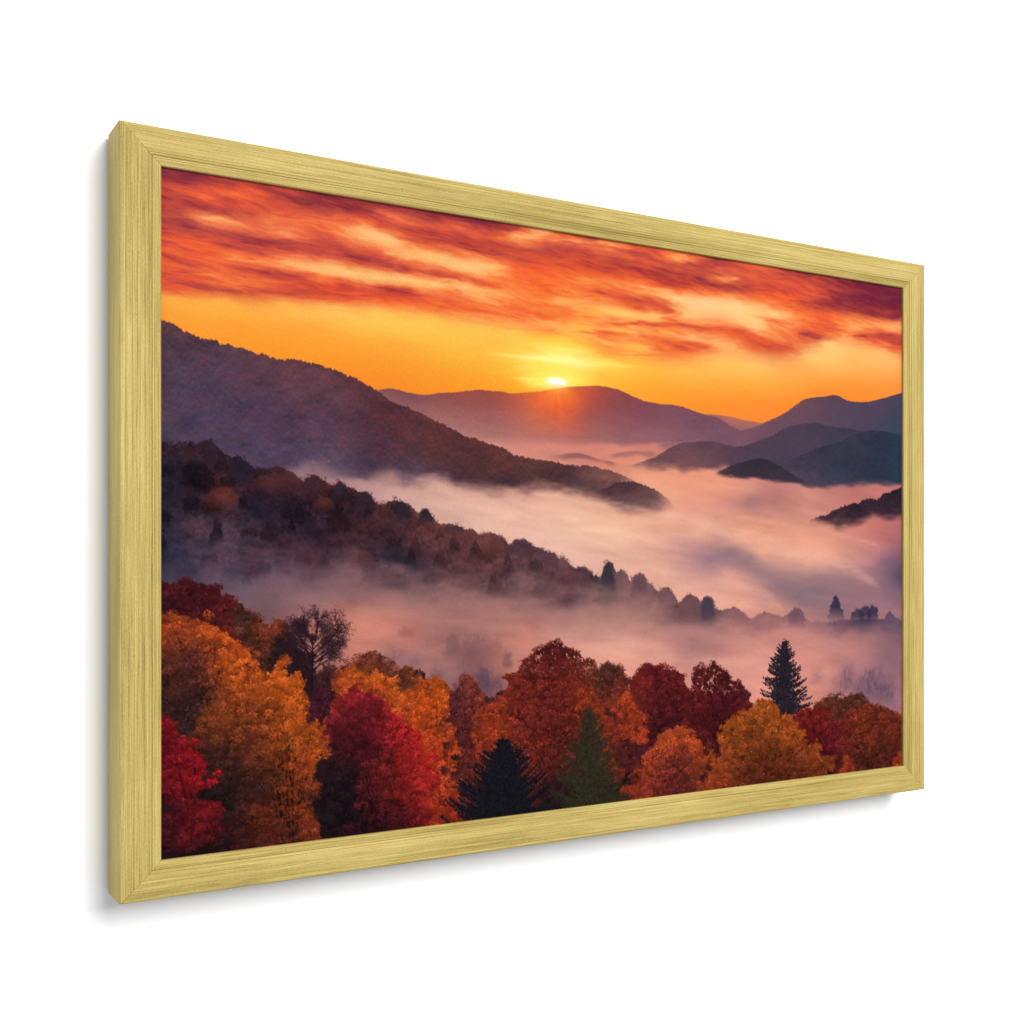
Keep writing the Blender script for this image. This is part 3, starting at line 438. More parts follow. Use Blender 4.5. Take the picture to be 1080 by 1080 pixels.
RIDGES = [[[586.5,177,604,174.4,634.2,175.7,655.2,178.3,676.5,179.7,698.1,182.3],[586.5,210.5,698.1,205.2],8.5,[606.7,177.9,165,92,92,634.2,178.4,178,102,96,662.2,182.1,170,100,100,648.1,196.9,135,85,100,599.9,194.1,125,78,98],0.32,0,0],[[177.2,189.3,194.4,180.1,202.1,176.8,208,175.2,212.9,173.9,223.7,174.5,233.7,176.5,248.8,177.7,259,176.6,266.1,174.7,284.8,172.9,295.3,170.8,305.9,169.1,314.5,168.1,322,168.5,338.3,168.3,349.3,169.4,360.4,168.2,371.6,166.4,383,164.7,405.9,159.6,417.6,157.8,441.2,155.1,455.6,153.9,465.3,154.4,480,156.3,496.1,161.2,514.9,166.1,534,167.9,553.5,167.6,566.6,168.9,586.5,173.9,604,176,617.6,178.3,634.2,185.9,662.2,194,676.5,201.9],[177.2,228.1,349.3,220.7,417.6,218.5,540.5,210.6,676.5,201.9],4.8,[233.7,180.1,130,75,85,284.8,178.5,150,75,75,327.4,175.6,160,75,70,360.4,173.4,190,85,65,383,171.9,230,95,55,403.6,164.7,250,125,50,417.6,174.4,228,88,52,400.1,178.5,232,90,52,441.2,168,190,75,65,465.3,171.3,150,70,75,514.9,178.3,130,70,85,566.6,180.3,125,75,95,593.2,186,120,75,95,233.7,200,165,100,105,284.8,201.6,165,100,105,327.4,194.5,160,90,95,371.6,191.8,195,95,80,405.9,189.8,215,92,68,441.2,187.7,165,80,80,477.5,190.6,145,80,90,540.5,197.2,138,84,100,274.4,217.9,182,117,116,327.4,215.2,172,107,110,371.6,213,185,107,106,405.9,211.2,182,102,98,465.3,208.2,160,97,102,514.9,207.8,152,92,106,423.4,193.7,190,85,75,388.7,195.7,200,95,78,655.2,198.6,125,80,100],0.48,0.05,0],[[527.6,213.3,553.5,208.9,579.8,204.5,604,198.1,617.6,195.3,634.2,193.8,652.3,190.2,669.3,185.5,683.7,179.9,698.1,174.7,712.8,168.3,727.6,159.7,742.5,151,750.1,147.7,765.3,145,780.6,142.9,793,140.3,802.4,140.8,811.9,144.1,819.8,145.9,835.8,146,851.9,144.9,868.3,140.9,884.8,136.9,901.5,132.3,921.9,127.3],[527.6,217.4,579.8,231.7,921.9,236],4.4,[780.6,154.1,95,65,85,876.5,152.6,80,62,88,735,170.3,110,72,90,676.5,195.4,115,75,95,901.5,172.1,60,65,90,648.1,202.2,125,80,100,613.5,200.8,118,76,97,705.4,188.5,108,72,92,796.2,166.7,88,65,88,566.6,211.4,150,95,108,910,142.3,70,62,88],0.55,0.05,0],[[385.2,231.6,405.9,228.3,417.6,226.3,429.3,225.3,438.8,226.8,453.2,230.7,465.3,232.2,480,234.6],[385.2,233.5,417.6,233.1,480,236.6],3,[417.6,229.2,150,90,98,465.3,234.2,160,95,98,394.4,231.2,190,120,115],0.39,0.03,0],[[465.3,226.2,483.7,222.4,502.3,220,521.3,219.7,534,221.2],[465.3,228.2,534,225.3],3,[489.9,223.1,175,105,105,527.6,221.4,175,105,105],0.3,0.03,0],[[483.7,237.4,499.8,234.3,511.1,231.3,527.6,225.5,540.5,218.8,553.5,212,566.6,208.3,586.5,205.8,606.7,204.3,616.3,204.8,627.3,207.5,641.1,209,655.2,207.2,676.5,200.8,698.1,193.2,712.8,185.9,727.6,180.7,747,177.4,765.3,175.2,777.5,176.8,796.2,178,819.8,178.9,843.8,181.1,868.3,182.1,921.9,194.6],[483.7,237.4,527.6,237.8,566.6,238.9,606.7,237.5,627.3,236.2,648.1,241.8,750.1,249.5,921.9,244.2],6.5,[586.5,210.5,98,65,80,540.5,225,105,68,80,566.6,234.3,122,76,84,606.7,232.7,110,72,82,634.2,218.9,90,62,80,676.5,208.4,80,60,80,747,182.9,75,58,78,720.1,204.2,78,60,80,780.6,201.3,72,60,80,676.5,222.5,78,60,80,720.1,226.2,72,58,78,827.8,187.7,62,56,78,502.3,234.7,130,82,90],0.75,0.08,0],[[698.1,237.9,715.7,226.3,735,216.7,757.6,208,780.6,201.3,804,195.7,819.8,189.2,835.8,183.8,856.8,178.7,876.5,178.2,901.5,181.5,921.9,184],[698.1,246.7,750.1,248.9,796.2,249.7,823,247.2,843.8,240.9,860.1,240.9,884.8,241.9,921.9,240.1],5.7,[735,227.8,66,56,76,901.5,207.3,42,52,75,827.8,199.1,55,52,70,796.2,228.8,52,52,72,876.5,231.7,45,50,72,876.5,187.5,48,50,70,765.3,215.5,58,52,72,750.1,243.9,80,62,80,796.2,245.8,66,58,78],0.91,0.12,0],[[609.4,241.1,627.3,234.1,641.1,228.2,662.2,223.1,676.5,220.3,690.9,221.9,705.4,226.7,720.1,232.8,735,240,753.1,246],[609.4,242.1,634.2,242.8,676.5,245.7,720.1,247.6,753.1,248.8],3.3,[676.5,227.9,52,42,58,641.1,237.8,60,46,60,720.1,240.5,60,50,64,620.4,239.6,75,52,65,676.5,241.9,62,48,62],0.65,0.1,0],[[-3.3,130,1.5,131.1,8.7,132.8,16.9,136.1,22.6,139.6,29.2,140.6,35,144.2,41.6,143.6,48.4,143,52.6,146.7,58.5,146.2,67,148,77.4,149.6,84.3,152.3,91.3,151.7,97.5,153.7,103.7,154.9,110.8,155.2,121.6,154.3,128.8,155.4,138,156.4,147.2,159.1,158.3,160.8,165.8,162.8,175.3,165.6,182.9,168.6,189.6,171.6,197.3,175.5,206,178.4,213.9,185.1,223.7,188,233.7,190.1,243.7,194.9,253.9,197,264.1,201.9,274.4,205.9,282.7,209.1,292.2,214.2,305.9,216.3,318.8,220.3,332.9,223.4,341.6,224.9,349.3,230.2,360.4,231.7,371.6,233.6,383,234.6,394.4,235.5,405.9,237,417.6,238,429.3,238.5,441.2,237.6,453.2,239.1,471.4,242.9,483.7,246.5,496.1,250.1,514.9,258.6],[-3.3,278.8,67,272.7,110.8,258.6,128.8,254.5,138,256.8,151.8,257.2,175.3,262.5,189.6,263.8,204.1,260.7,215.8,259.4,228.7,264.4,243.7,262.1,259,259.8,274.4,262,284.8,265.4,305.9,267.6,327.4,267,349.3,268.3,366,268.3,377.3,264.6,388.7,264.8,405.9,267.7,429.3,271,453.2,275.3,477.5,278.8,514.9,285.1],11.6,[16.9,145.9,85,58,72,25.1,163.2,75,58,78,12.8,196.8,75,60,82,25.1,228.8,74,60,84,75.7,167.4,85,58,75,75.7,201,76,58,82,110.8,173.1,90,58,70,110.8,215.9,78,58,80,156.4,178.4,95,60,72,156.4,213.3,82,58,78,138,247.3,92,74,98,110.8,241.5,82,64,90,204.1,201.8,85,50,60,204.1,237.5,75,50,65,233.7,218.1,85,50,58,264.1,234.9,85,50,55,284.8,252.5,75,48,60,223.7,256.4,82,64,82,253.9,256.3,78,60,78,327.4,241.6,95,55,52,349.3,256.9,72,48,58,371.6,249.4,95,58,58,417.6,247.8,75,50,58,465.3,251.1,112,76,76,441.2,257.8,102,70,72,483.7,253.5,120,82,80,417.6,269.3,84,60,68,417.6,259.5,80,58,66,383,261.6,70,48,55,465.3,271.1,100,70,75,184.8,251.6,78,60,78,305.9,228.4,82,48,52],1.43,0.2,1],[[431.7,273.9,447.2,266.6,465.3,260.1,477.5,254.7,489.9,252.8,499.8,253,514.9,256.6,527.6,260.3,540.5,267.1,547,271.1,554.8,279.1,561.3,285.2],[431.7,270.9,453.2,275.8,477.5,281.3,496.1,285.9,514.9,286.1,534,283.7,561.3,284.2],10.1,[496.1,258.2,78,52,60,465.3,267.1,80,54,62,477.5,259.7,80,54,60,527.6,266.4,110,75,78,502.3,275.2,110,76,80,540.5,276.4,150,105,102,465.3,276,110,78,82],1.22,0.15,1],[[744,296.2,757.6,290.5,768.3,286.9,774.5,284.6,780.6,285.6,796.2,277.4,811.9,271.4,821.4,270.1,827.8,267.7,835.8,268.6,843.8,263.8,851.9,262.5,856.8,261.2,868.3,263.3,874.9,258.4,879.8,254.8,889.8,253.4,896.5,249.7,904.9,249.4,913.4,245.7,923.6,244.2],[744,295.1,765.3,295.9,788.4,296.8,804,298.3,827.8,295.1,843.8,290.3,860.1,286,884.8,287.3,901.5,285.9,923.6,280.8],10.3,[827.8,279.1,50,36,48,901.5,260.1,42,33,46,765.3,291.5,85,55,65,876.5,278.2,55,40,52,796.2,288.7,62,44,55,910,277.5,60,42,54],1.84,0.3,1]]
FOG_AFTER = 3
FOG0 = [185.9,276.5,[182.5,196.5],[900,901]]
FOG1 = [202.5,480,[208.5,224.5],[900,901]]
MID_TOP = [-3.3,233.5,1.5,234.1,8.7,235.3,20.9,233.9,31.7,235,36.6,232.3,40,231.3,45.8,234.4,54.3,242.3,62.8,246.1,68.8,244.2,73.9,247.3,77.4,250.5,84.3,254.5,91.3,254.2,100.1,253,108.1,251.9,115.3,255.9,121.6,259.9,128.8,264.9,133.4,260.4,139.8,258.4,147.2,261.7,153.7,266.7,159.2,267.4,163,262.9,170.5,267,176.2,270.4,184.8,273.7,188.6,271.8,195.4,276.1,199.2,282.2,209,283.8,215.8,280,221.8,279,228.7,282.4,236.7,285,241.7,289.4,244.7,291.1,248.8,288.3,251.8,286.4,255.9,288.2,259,292.7,262,297.2,267.2,301.7,272.3,301.7,279.6,300.6,290.1,304.2,295.3,306.9,303.8,305.9,311.3,311.4,318.8,309.5,327.4,309.4,336.1,314,346,320.6,350.4,317.7,354.9,315.8,363.8,314.7,371.6,320.4,377.3,324.3,383,324.2,392.1,328.1,399,329,403.6,335.8,409.4,332.9,417.6,339.7,423.4,343.7,431.7,344.7,436.4,342.8,438.8,344.7,447.2,351.7,456.8,354.8,460.4,345.8,462.9,340.9,466.5,338.4,472.6,340.9,477.5,349.9,483.7,345.9,491.1,353,496.1,360.1,499.8,354.1,508.6,350.1,514.9,354.2,518.7,360.4,523.8,363.5,532.8,370.8,539.2,366.8,547,366.9,554.8,375.2,560,382.6,563.9,382.6,569.2,377.5,577.2,374,586.5,377.8,591.9,384.2,595.9,378,601.3,376,606.7,381.4,612.2,391,623.1,392.3,634.2,391.4,638.4,388.3,648.1,392.8,658,400.6,665.1,404,676.5,397.8,685.1,395.8,698.1,399.4,711.3,403,723.1,398.9,732,392.5,742.5,394.9,748.5,405.1,757.6,409.8,768.3,408.9,783.7,411.6,796.2,409.7,811.9,409,824.6,408.2,868.3,409.3,879.8,409.6,889.8,399.4,898.2,406.6,910,411.6,921.9,413.1]
MID_BOT = [-3.3,375.9,67,377.3,138,371.9,175.3,366.4,204.1,373.1,233.7,380.9,284.8,389.3,327.4,392.3,371.6,389.5,400.1,398.9,417.6,402.3,465.3,398.7,489.9,396.3,527.6,405.5,566.6,421.1,599.9,426.4,634.2,423.4,676.5,429.2,720.1,426.3,765.3,423.4,827.8,433.4,876.5,443.3,921.9,448.5]
MID_COL = [8.7,245.9,60,40,52,16.9,261.9,45,35,50,50,252.4,60,38,48,54.3,273.1,95,50,48,25.1,286.2,45,35,50,67,260.1,42,32,46,110.8,262.9,75,42,48,110.8,284.2,55,38,52,138,270.6,85,45,50,151.8,278.9,75,42,48,84.3,293.3,45,36,52,138,300.9,62,44,60,184.8,282.5,58,36,46,204.1,291,90,50,52,223.7,290.6,66,42,50,243.7,305.7,110,62,60,284.8,317.2,110,62,62,327.4,326.3,110,65,65,360.4,323.4,98,62,68,394.4,347.4,105,68,72,417.6,357.4,100,65,72,184.8,317.9,72,45,52,213.9,335.6,52,42,58,233.7,344.7,55,44,60,194.4,348.9,75,52,62,253.9,349.4,70,50,62,284.8,344.9,95,60,65,349.3,354.8,90,60,68,417.6,379.8,95,65,72,466.5,362.8,66,53,63,465.3,385.7,88,62,68,514.9,386.8,105,70,75,540.5,397.6,95,65,72,579.8,398.6,100,70,75,599.9,409.6,80,60,72,662.2,413.6,140,92,98,705.4,418.2,140,90,95,735,413.6,122,82,90,804,421.2,88,65,84,843.8,416.7,75,58,80,827.8,430,100,72,92,893.1,424,90,70,95,904.9,436.1,85,65,90,634.2,410.6,130,88,95,8.7,311,60,50,68,29.2,310.8,98,66,78,16.9,327.3,55,50,70,58.5,310.5,92,66,80,50,335.5,97,69,82,84.3,335.5,86,63,78,110.8,327,80,52,65,101.9,348.3,80,64,84,75.7,359,72,64,86,128.8,361.4,105,72,88,147.2,370.3,112,80,90,110.8,378.3,115,80,92,97.5,378,88,70,90,147.2,344.3,75,48,60,33.3,298.4,70,52,66,41.6,323.1,70,56,75,284.8,372.7,95,64,70,349.3,383.3,95,65,72,223.7,367.1,95,66,74,165.8,335.6,72,48,58,465.3,340.9,65,52,60,492.3,358.1,135,95,98,371.6,340.6,100,65,70,305.9,340.4,100,62,66]
MIDTREES = [['c',43.3,230.3,11.7,261,48,36,48,0.8],['c',69.6,244.1,11.2,276.8,40,32,46,0.7],['r',95.7,259.1,17.6,280.3,92,46,46,0.6],['r',54.3,270.6,14.4,298,110,52,44,0.55],['r',25.1,238.6,11.5,257.5,70,42,48,0.6],['r',138,260.2,11.9,283.6,62,40,48,0.8],['r',149,276.4,13,296.4,98,52,50,0.6],['c',164.9,262.8,8.5,287.4,42,36,48,0.85],['r',110.8,253.5,17.9,275.7,84,46,48,0.7],['r',29.2,298.5,13.2,314.9,98,62,68,0.4],['r',12.8,311,9.8,327.3,50,46,64,0.4],['r',86.1,322.8,12.2,343.9,95,58,62,0.4],['r',77.4,314.5,13.9,335.5,42,38,55,0.4],['r',110.8,311.6,12.5,327,82,54,62,0.4],['r',136.1,322.6,12.8,352.8,84,50,56,0.4],['r',188.6,271.8,10.6,305.5,50,36,46,0.8],['r',226.7,279.8,10.9,308.6,45,36,46,0.85],['c',227.7,279.7,9.9,306.8,45,36,46,0.7],['c',252.8,286.4,9.2,308.3,38,36,46,0.9],['r',209,285.5,13.7,308.8,98,56,54,0.5],['r',186.7,325,13.4,349.8,110,58,54,0.5],['r',284.8,304.3,15.7,326.5,112,64,62,0.4],['r',282.7,301.5,11.5,313.5,62,44,52,0.75],['r',301.7,305.9,9.6,321.7,95,55,56,0.6],['r',327.4,310.3,16.3,335.7,120,72,66,0.5],['r',359.3,314.8,12.3,337.7,72,52,62,0.75],['r',209,340.1,27.4,380.3,48,40,56,0.45],['r',248.8,335.7,16.2,363,52,42,58,0.3],['r',396.7,329,10.4,355.2,92,60,68,0.7],['r',410.6,332.9,7,351.4,130,85,78,0.6],['c',437.6,342.8,9.5,370.4,92,62,70,0.8],['c',466.5,337.9,11.6,385.8,56,48,56,0.95],['r',483.7,347,9.9,381.1,118,84,84,0.7],['r',507.3,350.1,11.3,386.6,98,70,76,0.85],['r',543.1,366.8,12.9,397.7,112,78,80,0.8],['r',577.2,374.6,14.6,414.2,112,78,80,0.8],['r',601.3,376,10.2,409.7,70,58,72,0.9],['c',602.6,378.1,11.5,418.1,72,58,72,0.7],['r',384.1,326.2,8,345.4,85,56,66,0.6],['r',648.1,393.9,14,416.4,130,88,95,0.7],['r',683.7,396.9,17.3,425.1,140,94,98,0.6],['r',702.5,399.5,14.6,423.5,140,94,98,0.6],['r',735,393.6,15,426.8,110,76,88,0.85],['r',768.3,410,15.3,425.7,132,88,96,0.6],['c',797.7,379.2,13.3,417.6,48,44,66,1],['r',835.8,394.7,12.9,418.8,60,50,72,0.95],['r',847.1,391.5,11.3,421.4,56,48,70,0.9],['r',860.1,391.8,11.4,421.8,54,46,68,0.95],['c',889.8,399.4,11.7,427.4,92,72,95,0.8],['r',910,411.6,13.5,436.3,85,66,90,0.7],['r',807.1,406.6,15.8,424.7,100,74,90,0.6],['r',765.3,411.1,15.3,427.8,140,95,100,0.5]]
GHOSTS = [['r',305.9,408.5,19.2,457,132,90,96,0.3],['r',281.7,407.7,10.4,437.3,125,88,98,0.3],['r',343.8,428.7,6.6,447.7,140,94,96,0.45],['r',327.4,413,17.4,439.3,160,102,98,0.3],['b',316.6,440.7,12.9,471.7,98,72,90,0.7],['b',332.9,449,9.8,469.8,110,80,95,0.6],['b',218.8,416.5,13.8,438.9,140,100,110,0.5],['b',241.7,426.4,10.1,440.9,148,104,112,0.5],['r',233.7,398.9,10,412.5,175,105,98,0.4],['b',264.1,436.5,10.3,459.4,120,84,95,0.4],['b',816.6,459.2,15.9,501.3,128,92,112,0.55],['b',860.1,463.4,22.9,515.5,110,84,106,0.7],['b',884.8,482,16.6,517,105,82,104,0.6],['b',768.3,459.3,15.3,487.3,165,115,120,0.35],['b',835.8,476.1,19.3,513.9,125,92,110,0.5],['b',796.2,477.5,18.8,505.8,150,105,115,0.4],['b',893.1,505.9,16.7,535.1,130,95,112,0.4]]
LOW_END = 592
